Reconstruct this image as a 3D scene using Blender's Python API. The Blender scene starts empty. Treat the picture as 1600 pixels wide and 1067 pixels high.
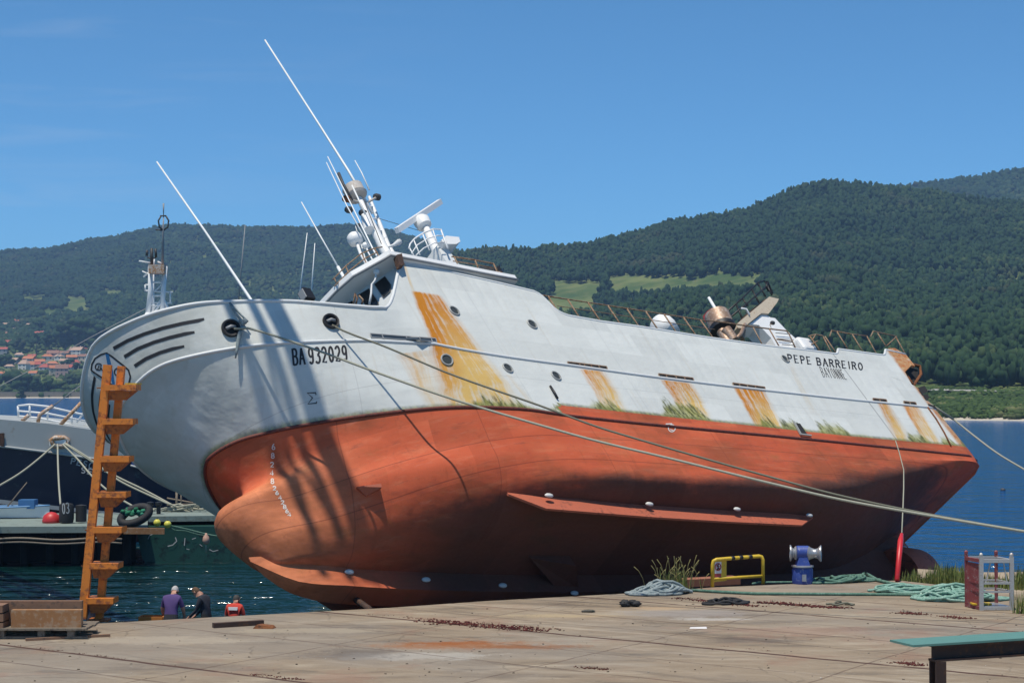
import bpy, math, random
import numpy as np
from mathutils import Vector, Matrix, noise as mnoise
from mathutils.bvhtree import BVHTree
from mathutils.geometry import tessellate_polygon
R_=math.radians
random.seed(7); np.random.seed(7)
scene=bpy.context.scene
COL=scene.collection

# ------------------------------------------------------------------ camera geometry (metres; water level z = 0)
FPX=2800.; CX,CY=800.,533.5; YH=605.; HW=9.5
PITCH=math.atan((YH-CY)/FPX)
_R=np.array([[1,0,0],[0,math.cos(PITCH),-math.sin(PITCH)],[0,math.sin(PITCH),math.cos(PITCH)]])
CAM=np.array([0.,0.,HW])
def ray(u,v):
    d=_R@np.array([u-CX,FPX,-(v-CY)]); return d/d[1]
def at(u,v,D): return CAM+ray(u,v)*D
def onz(u,v,z):
    r=ray(u,v); return CAM+r*((z-HW)/r[2])
def unit(v): return v/(np.linalg.norm(v)+1e-12)
# the ship's own axes: aft, port, up
AX=unit(ray(3620,890)); UP=unit(ray(-1428,-3173)); UP=unit(UP-AX*(UP@AX)); PT=np.cross(UP,AX)
if PT[1]>0: PT=-PT
ORG=at(710,485,FPX/50.)-PT*4.4
def loc(p):
    d=np.asarray(p)-ORG; return np.array([d@AX,d@PT,d@UP])
def wld(p): return ORG+p[0]*AX+p[1]*PT+p[2]*UP
def sy(u,v,y):
    r=ray(u,v); return loc(CAM+r*((y-(CAM-ORG)@PT)/(r@PT)))
def szl(u,v,z):
    r=ray(u,v); return loc(CAM+r*((z-(CAM-ORG)@UP)/(r@UP)))
QZ=3.7
def q(u,v,z=QZ): return onz(u,v,z)

# ------------------------------------------------------------------ mesh helpers
class MB:
    def __init__(s): s.v=[]; s.f=[]
    def add(s,vs,fs):
        b=len(s.v); s.v+= [tuple(map(float,p)) for p in vs]; s.f+=[tuple(i+b for i in f) for f in fs]
    def quad(s,a,b,c,d): s.add([a,b,c,d],[(0,1,2,3)])
    def hexa(s,p):  # 8 points: bottom 4 (ccw), top 4
        s.add(p,[(3,2,1,0),(4,5,6,7),(0,1,5,4),(1,2,6,5),(2,3,7,6),(3,0,4,7)])
    def box(s,c,size,rz=0.,ax=None):
        hx,hy,hz=[k/2 for k in size]
        if ax is None:
            ca,sa=math.cos(rz),math.sin(rz); ax=((ca,sa,0),(-sa,ca,0),(0,0,1))
        ax=[np.array(a,float) for a in ax]; c=np.array(c,float)
        P=[c+ax[0]*i*hx+ax[1]*j*hy+ax[2]*k*hz for k in(-1,1) for i,j in((-1,-1),(1,-1),(1,1),(-1,1))]
        s.hexa(P)
    def bar(s,a,b,w,h=None,upv=(0,0,1)):
        a=np.array(a,float); b=np.array(b,float); h=w if h is None else h
        d=b-a; l=np.linalg.norm(d); d=d/l; u=np.array(upv,float)
        if abs(d@u)>.98: u=np.array([1,0,0.]) if abs(d[0])<.9 else np.array([0,1.,0])
        x=unit(np.cross(d,u)); y=np.cross(x,d)
        s.box((a+b)/2,(w,h,l),ax=(x,y,d))
    def tube(s,pts,r,n=8,cap=True,closed=False):
        P=[np.array(p,float) for p in pts]; m=len(P)
        rs=r if hasattr(r,'__len__') else [r]*m
        T=[]
        for i in range(m):
            if closed: t=P[(i+1)%m]-P[i-1]
            else: t=P[min(i+1,m-1)]-P[max(i-1,0)]
            T.append(t/(np.linalg.norm(t)+1e-12))
        u=np.array([0,0,1.]) if abs(T[0][2])<.9 else np.array([1.,0,0])
        vs=[];fs=[]
        x=unit(np.cross(T[0],u))
        for i in range(m):
            x=x-T[i]*(x@T[i]); x=unit(x); y=np.cross(T[i],x)
            for k in range(n):
                a=2*math.pi*k/n; vs.append(P[i]+(x*math.cos(a)+y*math.sin(a))*rs[i])
        mm=m if closed else m-1
        for i in range(mm):
            for k in range(n):
                fs.append((i*n+k,i*n+(k+1)%n,((i+1)%m)*n+(k+1)%n,((i+1)%m)*n+k))
        if cap and not closed:
            fs.append(tuple(range(n))[::-1]); fs.append(tuple((m-1)*n+k for k in range(n)))
        s.add(vs,fs)
    def lathe(s,prof,o=(0,0,0),ax=((1,0,0),(0,1,0),(0,0,1)),n=20,sx=1,sy=1):
        o=np.array(o,float); ax=[np.array(a,float) for a in ax]; vs=[];fs=[]
        for r,h in prof:
            for k in range(n):
                a=2*math.pi*k/n; vs.append(o+ax[0]*r*sx*math.cos(a)+ax[1]*r*sy*math.sin(a)+ax[2]*h)
        for i in range(len(prof)-1):
            for k in range(n): fs.append((i*n+k,i*n+(k+1)%n,(i+1)*n+(k+1)%n,(i+1)*n+k))
        fs.append(tuple(range(n))[::-1]); fs.append(tuple((len(prof)-1)*n+k for k in range(n)))
        s.add(vs,fs)
    def ball(s,c,r,n=12,m=8,ax=None,jit=0.):
        c=np.array(c,float); rr=r if hasattr(r,'__len__') else (r,r,r)
        ax=[np.array(a,float) for a in (ax or ((1,0,0),(0,1,0),(0,0,1)))]
        vs=[];fs=[]
        for i in range(m+1):
            t=math.pi*i/m
            for k in range(n):
                a=2*math.pi*k/n; j=1+random.uniform(-jit,jit)
                vs.append(c+(ax[0]*rr[0]*math.sin(t)*math.cos(a)+ax[1]*rr[1]*math.sin(t)*math.sin(a)+ax[2]*rr[2]*math.cos(t))*j)
        for i in range(m):
            for k in range(n): fs.append((i*n+k,(i+1)*n+k,(i+1)*n+(k+1)%n,i*n+(k+1)%n))
        s.add(vs,fs)
    def prism(s,poly,axis_pts,th):
        # poly: list of 3-D points (planar), extruded by vector th
        P=[np.array(p,float) for p in poly]; n=len(P); th=np.array(th,float)
        tri=tessellate_polygon([[Vector(p) for p in P]])
        vs=P+[p+th for p in P]
        fs=[tuple(t) for t in tri]+[tuple(i+n for i in t[::-1]) for t in tri]
        fs+=[(i,(i+1)%n,(i+1)%n+n,i+n) for i in range(n)]
        s.add(vs,fs)
    def build(s,name,mat,parent=None,smooth=False,angle=None,merge=False):
        me=bpy.data.meshes.new(name); me.from_pydata(s.v,[],s.f)
        import bmesh
        bm=bmesh.new(); bm.from_mesh(me)
        if merge: bmesh.ops.remove_doubles(bm,verts=bm.verts,dist=1e-4)
        bmesh.ops.recalc_face_normals(bm,faces=bm.faces)
        if angle is not None:
            for e in bm.edges:
                if len(e.link_faces)==2 and e.calc_face_angle(0)>R_(angle): e.smooth=False
        bm.to_mesh(me); bm.free()
        me.materials.append(mat)
        if smooth or angle is not None: me.polygons.foreach_set('use_smooth',[True]*len(me.polygons))
        o=bpy.data.objects.new(name,me); COL.objects.link(o)
        if parent is not None: o.parent=parent
        return o
def tag(o,label=None,cat=None,group=None,kind=None):
    if label: o['label']=label
    if cat: o['category']=cat
    if group: o['group']=group
    if kind: o['kind']=kind
    return o
def empty(name,pos,label=None,cat=None,group=None,rz=0.):
    o=bpy.data.objects.new(name,None); COL.objects.link(o); o.location=tuple(map(float,pos)); o.rotation_euler=(0,0,rz)
    o.empty_display_size=.2
    return tag(o,label,cat,group)
def rel(p,o): return np.asarray(p,float)-np.array(o,float)

# ------------------------------------------------------------------ materials
class NB:
    def __init__(s,mat):
        s.nt=mat.node_tree; s.n=s.nt.nodes; s.l=s.nt.links
    def new(s,t,**k):
        n=s.n.new(t)
        for a,b in k.items(): setattr(n,a,b)
        return n
    def link(s,a,b): s.l.new(a,b)
    def setin(s,sock,v):
        if hasattr(v,'links') or isinstance(v,bpy.types.NodeSocket): s.l.new(v,sock)
        else: sock.default_value=v
    def m(s,op,a,b=0.,c=None,clamp=False):
        n=s.new('ShaderNodeMath',operation=op,use_clamp=clamp)
        s.setin(n.inputs[0],a); s.setin(n.inputs[1],b)
        if c is not None: s.setin(n.inputs[2],c)
        return n.outputs[0]
    def mix(s,f,a,b,t='RGBA',blend='MIX'):
        n=s.new('ShaderNodeMix',data_type=t,blend_type=blend) if t=='RGBA' else s.new('ShaderNodeMix',data_type=t)
        i={'RGBA':(0,6,7,2),'FLOAT':(0,2,3,0)}[t]
        s.setin(n.inputs[i[0]],f)
        for k,v in((i[1],a),(i[2],b)):
            if isinstance(v,tuple) and len(v)==3: v=v+(1,)
            s.setin(n.inputs[k],v)
        return n.outputs[i[3]]
    def noise(s,vec,scale=5.,detail=4.,rough=.55,dist=0.):
        n=s.new('ShaderNodeTexNoise'); s.setin(n.inputs['Vector'],vec)
        n.inputs['Scale'].default_value=scale; n.inputs['Detail'].default_value=detail; n.inputs['Roughness'].default_value=rough; n.inputs['Distortion'].default_value=dist
        return n.outputs['Fac']
    def coord(s,kind='Object'): return s.new('ShaderNodeTexCoord').outputs[kind]
    def geo(s): return s.new('ShaderNodeNewGeometry').outputs['Position']
    def sep(s,v):
        n=s.new('ShaderNodeSeparateXYZ'); s.l.new(v,n.inputs[0]); return n.outputs
    def comb(s,x,y,z):
        n=s.new('ShaderNodeCombineXYZ')
        for k,v in enumerate((x,y,z)): s.setin(n.inputs[k],v)
        return n.outputs[0]
    def scale(s,v,sc,rot=(0,0,0)):
        n=s.new('ShaderNodeMapping'); s.l.new(v,n.inputs[0]); n.inputs['Scale'].default_value=sc; n.inputs['Rotation'].default_value=rot
        return n.outputs[0]
    def ss(s,x,a,b):   # smoothstep a->b gives 0->1
        n=s.new('ShaderNodeMapRange',interpolation_type='SMOOTHSTEP'); s.setin(n.inputs[0],x)
        s.setin(n.inputs[1],a); s.setin(n.inputs[2],b); n.inputs[3].default_value=0; n.inputs[4].default_value=1
        return n.outputs[0]
    def attr(s,name):
        n=s.new('ShaderNodeAttribute',attribute_name=name); return n.outputs
    def bump(s,h,st=.3,d=.02):
        n=s.new('ShaderNodeBump'); n.inputs['Strength'].default_value=st; n.inputs['Distance'].default_value=d; s.l.new(h,n.inputs['Height']); return n.outputs[0]
def newmat(name):
    m=bpy.data.materials.new(name); m.use_nodes=True
    b=m.node_tree.nodes['Principled BSDF']; return m,NB(m),b
def simple(name,col,rough=.6,metal=0.,var=.25,scale=3.,col2=None,amount=.5,bump=.15,spec=.5,bd=.01):
    """paint / metal / stone with uneven tone, a second stain colour and fine relief"""
    m,N,b=newmat(name); c=N.coord()
    n1=N.noise(c,scale,5,.6); n2=N.noise(c,scale*4.3,6,.65)
    dark=tuple(k*(1-var) for k in col); lite=tuple(min(1,k*(1+var*.6)) for k in col)
    base=N.mix(n1,dark,lite)
    if col2 is not None:
        f=N.ss(N.m('ADD',N.m('MULTIPLY',n2,.6),N.m('MULTIPLY',n1,.4)),.62-amount*.3,.72-amount*.2)
        base=N.mix(f,base,col2)
    N.link(base,b.inputs['Base Color']); b.inputs['Metallic'].default_value=metal
    N.link(N.m('ADD',N.m('MULTIPLY',n2,.25),rough-.12),b.inputs['Roughness'])
    b.inputs['Specular IOR Level'].default_value=spec
    if bump: N.link(N.bump(n2,bump,bd),b.inputs['Normal'])
    return m
RUST=(.22,.075,.02); DKRUST=(.07,.03,.018)
M={}
M['white']=simple('white_paint',(.66,.68,.68),.5,var=.1,col2=(.42,.26,.11),amount=.12,bump=.05)
M['whitec']=simple('clean_white_paint',(.76,.77,.77),.45,var=.08,bump=.03)
M['black']=simple('black_paint',(.012,.012,.014),.5,var=.2,bump=.05)
M['blackrub']=simple('black_rubber',(.018,.018,.02),.75,var=.3,bump=.2)
M['rust']=simple('rusty_steel',RUST,.85,var=.45,scale=4,col2=DKRUST,amount=.5,bump=.4)
M['rustlight']=simple('rust_stained_white',(.55,.5,.45),.7,var=.2,scale=2.5,col2=(.38,.17,.05),amount=.75,bump=.3)
M['darkrust']=simple('dark_rust_steel',(.055,.03,.022),.8,var=.4,col2=(.12,.05,.02),amount=.4,bump=.3)
M['railrust']=simple('rusty_rail_paint',(.30,.22,.15),.8,var=.3,scale=6,col2=(.14,.055,.02),amount=.6,bump=.2)
M['glass']=simple('dark_window_glass',(.02,.025,.03),.12,var=.3,bump=0)
M['grey']=simple('grey_paint',(.28,.29,.30),.6,var=.2,bump=.1)
M['dgrey']=simple('dark_grey_paint',(.05,.052,.055),.6,var=.2,bump=.1)
M['anode']=simple('zinc_anode',(.62,.62,.6),.6,var=.2,bump=.1)

# ------------------------------------------------------------------ sun and sky
SUN=unit(np.array([-.15,-.215,.957]))
# ------------------------------------------------------------------ HULL
def pchip(xs,ys):
    xs=np.array(xs,float); ys=np.array(ys,float); h=np.diff(xs); d=np.diff(ys)/h; m=np.zeros_like(xs)
    m[0]=d[0]; m[-1]=d[-1]
    for i in range(1,len(xs)-1):
        if d[i-1]*d[i]>0:
            w1=2*h[i]+h[i-1]; w2=h[i]+2*h[i-1]; m[i]=(w1+w2)/(w1/d[i-1]+w2/d[i])
    def f(x):
        x=np.clip(x,xs[0],xs[-1]); i=np.clip(np.searchsorted(xs,x)-1,0,len(xs)-2)
        t=(x-xs[i])/h[i]
        return ((2*t**3-3*t**2+1)*ys[i]+(t**3-2*t**2+t)*h[i]*m[i]+(-2*t**3+3*t**2)*ys[i+1]+(t**3-t**2)*h[i]*m[i+1])
    return f
def plan(x0,a,B,n):
    return lambda x: B*np.power(np.maximum(0,1-np.power(np.clip(1-(x-x0)/a,0,1),n)),1/n)
def blunt(x0,a,b1,n,ln,g):
    def f(x):
        d=np.maximum(0,x-x0); t=np.minimum(1,d/a)
        return np.minimum(4.4,b1*np.power(np.maximum(0,1-np.power(1-t,n)),1/n)+(4.4-b1)*np.power(np.minimum(1,d/ln),g))
    return f
class Level:
    def __init__(s,x0,y,z,xe,ar,yt):
        s.x0,s.xe,s.ar,s.yt=x0,xe,ar,yt
        if callable(y): s.yf=y
        else:
            u=[math.sqrt(max(0,p[0]-x0)) for p in y]; f=pchip(u,[p[1] for p in y]); s.yf=lambda x:f(np.sqrt(np.maximum(0,x-x0)))
        u=[math.sqrt(max(0,p[0]-x0)) for p in z]; g=pchip(u,[p[1] for p in z]); s.zf=lambda x:g(np.sqrt(np.maximum(0,x-x0)))
    def pts(s,S):
        k=S**1.9*.55+S*.45*S; k=np.where(S<1,k,1.)
        x=s.x0+(s.xe-s.x0)*k
        y=s.yf(x)
        t=np.clip((x-(s.xe-s.ar))/s.ar,0,1)
        y=y*(s.yt+(1-s.yt)*np.sqrt(np.maximum(0,1-t**2)))
        return np.stack([x,y,s.zf(x)],1)
ZK=[(-9.8,-.5),(-9.64,-.51),(-9.43,-.56),(-9.11,-.68),(-8.76,-.8),(-7.87,-.99),(-6.41,-1.15),(-4.88,-1.22),(-3.86,-1.3),(-2.87,-1.47),(-1.27,-1.73),(1.4,-1.88),(4.3,-1.93),(7.4,-2.0),(12,-2.04),(17.6,-2.02),(27,-1.9)]
ZW=[(-8,-2.8),(-7.84,-2.83),(-7.55,-2.88),(-6.9,-3.07),(-5.71,-3.34),(-4.02,-3.61),(-2.08,-3.82),(.06,-4.07),(2.7,-4.25),(7,-4.32),(14,-4.36),(27,-4.52)]
LV=[
 Level(-10.24,blunt(-10.24,2.5,2.8,2.5,7.0,1.4),[(-10.24,1.39),(-10.23,1.3),(-10.21,1.21),(-10.15,1.07),(-10.03,.91),(-9.63,.68),(-9.1,.54),(-8.26,.46),(-6.88,.40),(-5.91,.3),(-4.99,.1),(-4.06,-.14),(-3.1,-.34),(-1,-.34),(24.0,-.34),(25.2,-.62),(26.6,-.9)],26.4,1.1,.84),
 Level(-9.8,blunt(-9.8,4.,2.8,2.2,8.,1.3),ZK,26.5,1.1,.85),
 Level(-8.0,plan(-8.0,9,4.4,1.6),ZW,26.7,1.2,.85),
 Level(-7.25,[(-7.25,0),(-7.15,.28),(-6.9,.7),(-6.3,1.42),(-5.2,2.3),(-4,2.85),(-2.5,3.5),(-1,4.0),(1,4.35),(3,4.4),(28,4.4)],[(-7.25,-3.95),(-6,-4.15),(-4,-4.55),(-1,-5.0),(3,-5.2),(14,-5.25),(20,-5.15),(26.7,-4.75)],26.55,2.0,.78),
 Level(-8.55,[(-8.55,0),(-8.45,.38),(-8.2,.68),(-7.7,.9),(-7,1.05),(-6,1.55),(-4.5,2.45),(-3,3.2),(-1,3.9),(1,4.28),(3,4.38),(14,4.38),(20,4.2),(26,3.6)],[(-8.55,-4.85),(-7.5,-5.0),(-5,-5.35),(-2,-5.75),(3,-6.05),(14,-6.05),(19,-5.8),(24,-5.1),(26,-4.85)],26.2,2.6,.7),
 Level(-8.15,[(-8.15,0),(-8.05,.33),(-7.7,.66),(-7,.92),(-6,1.2),(-4.5,1.8),(-3,2.5),(-1,3.35),(1,3.95),(4,4.2),(14,4.15),(19,3.4),(25,2.4)],[(-8.15,-5.95),(-7,-6.1),(-4,-6.4),(-1,-6.65),(3,-6.72),(13,-6.72),(17,-6.45),(21,-5.8),(25,-5.05)],25.4,2.5,.6),
 Level(-7.7,[(-7.7,0),(-7.55,.3),(-7,.55),(-6,.75),(-4,1.2),(-2,1.9),(1,2.7),(4,3.1),(13,3.0),(18,1.9),(24.6,1.2)],[(-7.7,-6.55),(-6.5,-6.72),(-4,-6.95),(-1,-7.1),(3,-7.12),(13,-7.12),(17,-6.9),(21,-6.2),(24.6,-5.2)],24.9,2.2,.5),
 Level(-7.5,[(-7.5,0),(-7.42,.2),(-7.2,.34),(-6.5,.4),(24,.4)],[(-7.5,-6.7),(-6.5,-6.85),(-5,-7.05),(-3.5,-7.14),(3,-7.3),(14,-7.3),(18,-7.05),(21,-6.35),(24,-5.35)],24.5,1.5,.5),
]
NS=230
S=np.linspace(0,1,NS)
CP=[l.pts(S) for l in LV]
def interp_levels():
    rows=[];wrel=[]
    for k in range(9):  # R -> K straight plate
        t=k/8; rows.append(CP[0]*(1-t)+CP[1]*t)
    seq=CP[1:]; n=len(seq); cnt=[12,9,9,9,8,5]
    for i in range(n-1):
        p1,p2=seq[i],seq[i+1]; p0=seq[i-1] if i>0 else p1*2-p2; p3=seq[i+2] if i+2<n else p2*2-p1
        if i==0: p0=p1-(p2-p1)*.8
        for k in range(1,cnt[i]+1):
            t=k/cnt[i]
            a=2*p1; b=p2-p0; c=2*p0-5*p1+4*p2-p3; d=-p0+3*p1-3*p2+p3
            p=.5*(a+b*t+c*t*t+d*t**3); 
            p[:,1]=np.maximum(p[:,1],0); rows.append(p)
    return np.array(rows)
ROWS=interp_levels(); NR=len(ROWS)
def hull_mesh():
    P=ROWS.reshape(-1,3); Q=P*np.array([1,-1,1])
    V=np.concatenate([P,Q]); off=len(P); F=[]
    for r in range(NR-1):
        for c in range(NS-1):
            a=r*NS+c; F.append((a,a+1,a+NS+1,a+NS)); F.append((a+off,a+NS+off,a+NS+1+off,a+1+off))
    # transom and bottom strip
    for r in range(NR-1):
        a=r*NS+NS-1; F.append((a,a+off,a+NS+off,a+NS))
    b=(NR-1)*NS
    for c in range(NS-1): F.append((b+c,b+c+1,b+c+1+off,b+c+off))
    return V,F
HV,HF=hull_mesh()
BVH=BVHTree.FromPolygons([Vector(v) for v in HV],HF)
BVH_W=BVHTree.FromPolygons([Vector(wld(v)) for v in HV],HF)
def hit(u,v,off=0.):
    """where the line of sight meets the plating (ship coordinates) and the outward normal there"""
    r=ray(u,v); d=np.array([r@AX,r@PT,r@UP]); o=loc(CAM)
    p,n,i,dist=BVH.ray_cast(Vector(o),Vector(d))
    if p is None or (p.x>-3.1 and p.y>4.3 and p.z>-1.7): 
        return sy(u,v,4.4)+np.array([0,off,0]),np.array([0,1.,0])
    n=np.array(n); n=n if n@d<0 else -n
    return np.array(p)+n*off,n

SHIP=bpy.data.objects.new('fishing_trawler',None); COL.objects.link(SHIP)
SHIP.matrix_world=Matrix([[AX[i],PT[i],UP[i],ORG[i]] for i in range(3)]+[[0,0,0,1]])
tag(SHIP,'large white and rust-red fishing trawler heeled over on the slip, rust streaks down its side','fishing boat')
def paintline(x):
    zw=pchip([p[0] for p in ZW],[p[1] for p in ZW])(x)
    aft=np.clip(-3.80-.013*(x-2),-4.0,0)
    return np.where(x>2.15,aft,zw+.02)
def streak(N,x,z,tl,tr,bl,br,soft=.18,fade=.9):
    p=[sy(*k,4.4) for k in (tl,tr,bl,br)]
    zt=(p[0][2]+p[1][2])/2; zb=(p[2][2]+p[3][2])/2; h=zt-zb
    t=N.m('DIVIDE',N.m('SUBTRACT',zt,z),h)
    xl=N.m('ADD',N.m('MULTIPLY',t,p[2][0]-p[0][0]),p[0][0]); w=N.m('ADD',N.m('MULTIPLY',t,(p[3][0]-p[2][0])-(p[1][0]-p[0][0])),p[1][0]-p[0][0])
    f=N.m('DIVIDE',N.m('SUBTRACT',x,xl),w)
    wb=N.noise(N.comb(N.m('MULTIPLY',t,1.6),p[0][0],0),1.5,4,.6); wb2=N.noise(N.comb(N.m('MULTIPLY',f,3.),p[0][0],N.m('MULTIPLY',t,.2)),2.,5,.7)
    f=N.m('ADD',f,N.m('MULTIPLY',N.m('SUBTRACT',wb,.5),.28)); te=N.m('ADD',t,N.m('MULTIPLY',N.m('SUBTRACT',wb2,.5),1.1))
    a=N.m('MULTIPLY',N.ss(f,-.02,soft),N.ss(f,1.05,1-soft*2))
    e=N.m('MULTIPLY',N.m('MULTIPLY',N.ss(t,-.01,.02),N.ss(t,1.3,1.0)),N.m('ADD',.25,N.m('MULTIPLY',N.ss(te,1.2,fade-.25),.75)))
    e=N.m('MULTIPLY',e,N.m('ADD',.62,N.m('MULTIPLY',N.ss(N.noise(N.comb(x,z,p[0][0]),2.6,6,.72),.35,.62),.38)))
    fine=N.noise(N.comb(N.m('MULTIPLY',f,5.),N.m('MULTIPLY',t,.3),p[0][0]),2.4,6,.68)
    k=N.m('MULTIPLY',a,e)
    k=N.m('MULTIPLY',k,N.m('ADD',.28,N.m('MULTIPLY',N.ss(fine,.3,.66),.85)))
    lead=N.ss(f,.55,.0)
    return k,t,lead
def hull_material(name,red=True):
    m,N,b=newmat(name); c=N.coord(); x,y,z=N.sep(c)
    n1=N.noise(c,.35,4,.6); n2=N.noise(N.scale(c,(.5,1,1.6)),1.1,6,.65); n3=N.noise(c,7,6,.7); nst=N.noise(N.scale(c,(.16,.6,1.5)),1.6,5,.65,.5)
    white=N.mix(n2,(.545,.57,.55),(.635,.655,.635))
    white=N.mix(N.m('MULTIPLY',N.ss(n3,.58,.8),.12),white,(.45,.42,.36))
    # faint vertical run-off
    run=N.noise(N.comb(N.m('MULTIPLY',x,3.2),y,N.m('MULTIPLY',z,.22)),1.4,5,.6)
    white=N.mix(N.m('MULTIPLY',N.ss(run,.54,.76),.3),white,(.48,.43,.34)); white=N.mix(N.m('MULTIPLY',N.ss(N.noise(N.scale(c,(.5,1,.5)),.8,6,.7),.5,.72),.22),white,(.40,.41,.38))
    gb=N.m('MULTIPLY',N.ss(x,-5.,-9.2),N.ss(N.noise(c,.9,5,.65),.3,.6)); white=N.mix(N.m('MULTIPLY',gb,.28),white,(.30,.31,.24))
    # weld seams between plates
    def line(v,at_,w): return N.ss(N.m('ABSOLUTE',N.m('SUBTRACT',v,at_)),w,w*.35)
    seam=N.m('MULTIPLY',line(x,20.9,.045),N.ss(z,.75,.6))
    for zz in(-2.75,): seam=N.m('MAXIMUM',seam,N.m('MULTIPLY',line(z,zz,.012),.45))
    for xx in(-4.6,1.1,6.6,12.9,16.9): seam=N.m('MAXIMUM',seam,N.m('MULTIPLY',line(x,xx,.016),.34))
    white=N.mix(N.m('MULTIPLY',seam,.75),white,(.2,.2,.2))
    # rust running from ports and scuppers
    L=[((641,454),(690,461),(708,630),(822,628),1.15,.16,1.0),((622,536),(690,545),(694,624),(724,624),.42,.3,.95),((904,577),(951,580),(941,641),(984,641),.72,.2,.95),
       ((1030,592),(1085,600),(1064,646),(1112,648),.9,.15,.95),((1146,606),(1197,611),(1182,672),(1227,672),1.0,.12,1.),((1368,628),(1392,631),(1398,692),(1432,694),.7,.25,.95),((1408,632),(1438,636),(1442,692),(1474,694),.8,.2,.95),
       ((626,404),(631,404),(643,455),(649,455),.5,.3,.98),((1232,572),(1240,572),(1262,640),(1276,640),.16,.3,.9),((788,584),(800,586),(822,628),(836,628),.2,.3,.9)]
    for tl,tr,bl,br,k,so,fa in L:
        mk,t,lead=streak(N,x,z,tl,tr,bl,br,so,fa)
        mk=N.m('MULTIPLY',mk,k)
        colr=N.mix(N.m('MULTIPLY',N.m('ADD',N.m('MULTIPLY',lead,.8),N.m('SUBTRACT',1.0,N.m('MULTIPLY',t,1.5))),k,clamp=True),(.60,.40,.13),(.50,.19,.015))
        white=N.mix(N.m('MULTIPLY',mk,1.5,clamp=True),white,colr)
    pl=N.attr('pl')['Fac'] if False else N.attr('pl')[2]
    # rusty quarter aft
    rq=N.m('MULTIPLY',N.ss(x,25.25,25.6),N.ss(n2,.25,.5))
    white=N.mix(rq,white,N.mix(N.ss(n3,.35,.65),(.42,.13,.03),(.5,.34,.18)))
    # weed tufts standing on the paint line
    xsh=N.m('SUBTRACT',x,N.m('MULTIPLY',pl,-.28))
    tuft=N.noise(N.comb(N.m('MULTIPLY',xsh,5.),N.m('MULTIPLY',pl,.8),0),1.3,5,.7)
    zone=None
    for a_,b_,h in((-2.6,26.5,.2),(-1.75,1.25,.62),(1.5,2.6,.5),(3.4,5.6,.62),(6.8,10.2,1.15),(12.3,13.6,.7),(13.4,15.4,.8),(15.5,18.3,.9),(21.5,23.7,.75),(24.0,25.5,.7),(25.5,27,.9)):
        mid,hw=(a_+b_)/2,(b_-a_)/2
        k=N.m('MULTIPLY',N.ss(N.m('ABSOLUTE',N.m('SUBTRACT',x,mid)),hw,hw*.3),h)
        zone=k if zone is None else N.m('MAXIMUM',zone,k)
    hgt=N.m('MULTIPLY',N.m('MULTIPLY',zone,1.15),N.m('ADD',N.m('MULTIPLY',N.ss(tuft,.25,.7),.7),N.m('MULTIPLY',N.ss(N.noise(N.comb(xsh,0,0),1.7,4,.65),.35,.65),.45)))
    al=N.m('MULTIPLY',N.ss(N.m('SUBTRACT',hgt,pl),0,.26),N.ss(N.noise(N.comb(N.m('MULTIPLY',xsh,1.6),y,N.m('MULTIPLY',z,.9)),4,6,.75),.36,.56))
    low=N.m('MULTIPLY',N.ss(N.m('ADD',pl,N.m('MULTIPLY',n3,-.14)),.1,-.04),.75)
    al=N.m('MAXIMUM',al,low)
    weed=N.mix(N.ss(N.noise(N.comb(N.m('MULTIPLY',xsh,5.),N.m('MULTIPLY',pl,1.2),2.),1.6,5,.7),.36,.66),(.022,.03,.012),(.24,.25,.055))
    flat=N.m('MULTIPLY',N.ss(N.m('SUBTRACT',N.m('MULTIPLY',zone,.62),N.m('ADD',pl,N.m('MULTIPLY',N.m('SUBTRACT',n2,.5),.7))),-.05,.3),.8)
    white=N.mix(flat,white,(.36,.36,.13))
    white=N.mix(N.m('MULTIPLY',al,.9),white,weed)
    # red antifouling
    red1=N.mix(n1,(.43,.07,.03),(.58,.13,.055))
    red1=N.mix(N.m('MULTIPLY',N.ss(nst,.5,.8),.7),red1,(.55,.17,.08))
    red1=N.mix(N.m('MULTIPLY',N.ss(nst,.42,.3),.4),red1,(.28,.06,.035))
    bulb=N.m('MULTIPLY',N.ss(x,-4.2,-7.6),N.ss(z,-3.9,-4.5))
    red1=N.mix(N.m('MULTIPLY',bulb,.85),red1,(.70,.25,.115))  # salmon bulb paint, lightened further to offset the shading on it
    gr=N.m('MULTIPLY',N.ss(N.noise(N.scale(c,(.5,1,1)),.9,5,.6),.56,.75),.55)
    red1=N.mix(gr,red1,(.20,.12,.04))
    spots=N.ss(N.noise(N.scale(c,(1,1,.6)),2.4,6,.75),.64,.8)
    red1=N.mix(N.m('MULTIPLY',N.ss(N.noise(N.scale(c,(.35,1,1)),.55,5,.65),.46,.66),.62),red1,(.24,.075,.032))
    red1=N.mix(N.m('MULTIPLY',N.ss(N.noise(N.scale(c,(.25,1,2.2)),2.2,6,.7),.52,.74),.32),red1,(.62,.24,.13))
    red1=N.mix(N.m('MULTIPLY',spots,.6),red1,(.09,.035,.025))
    rust2=N.m('MULTIPLY',N.ss(N.noise(N.comb(N.m('MULTIPLY',x,2.5),y,N.m('MULTIPLY',z,.3)),1.2,5,.65),.58,.8),.4)
    red1=N.mix(N.m('MULTIPLY',N.ss(N.noise(N.scale(c,(1.3,1,1)),3.2,7,.75),.55,.75),.45),red1,(.20,.055,.03)); red1=N.mix(rust2,red1,(.14,.045,.02))
    scuf=N.m('MULTIPLY',N.ss(N.noise(N.scale(c,(.22,.6,2.6)),3.2,7,.78),.56,.7),.4); red1=N.mix(scuf,red1,(.52,.20,.13)); scu2=N.m('MULTIPLY',N.ss(N.noise(N.scale(c,(.18,.5,2.2)),2.1,7,.78),.57,.7),.5); red1=N.mix(scu2,red1,(.15,.06,.045))
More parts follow.
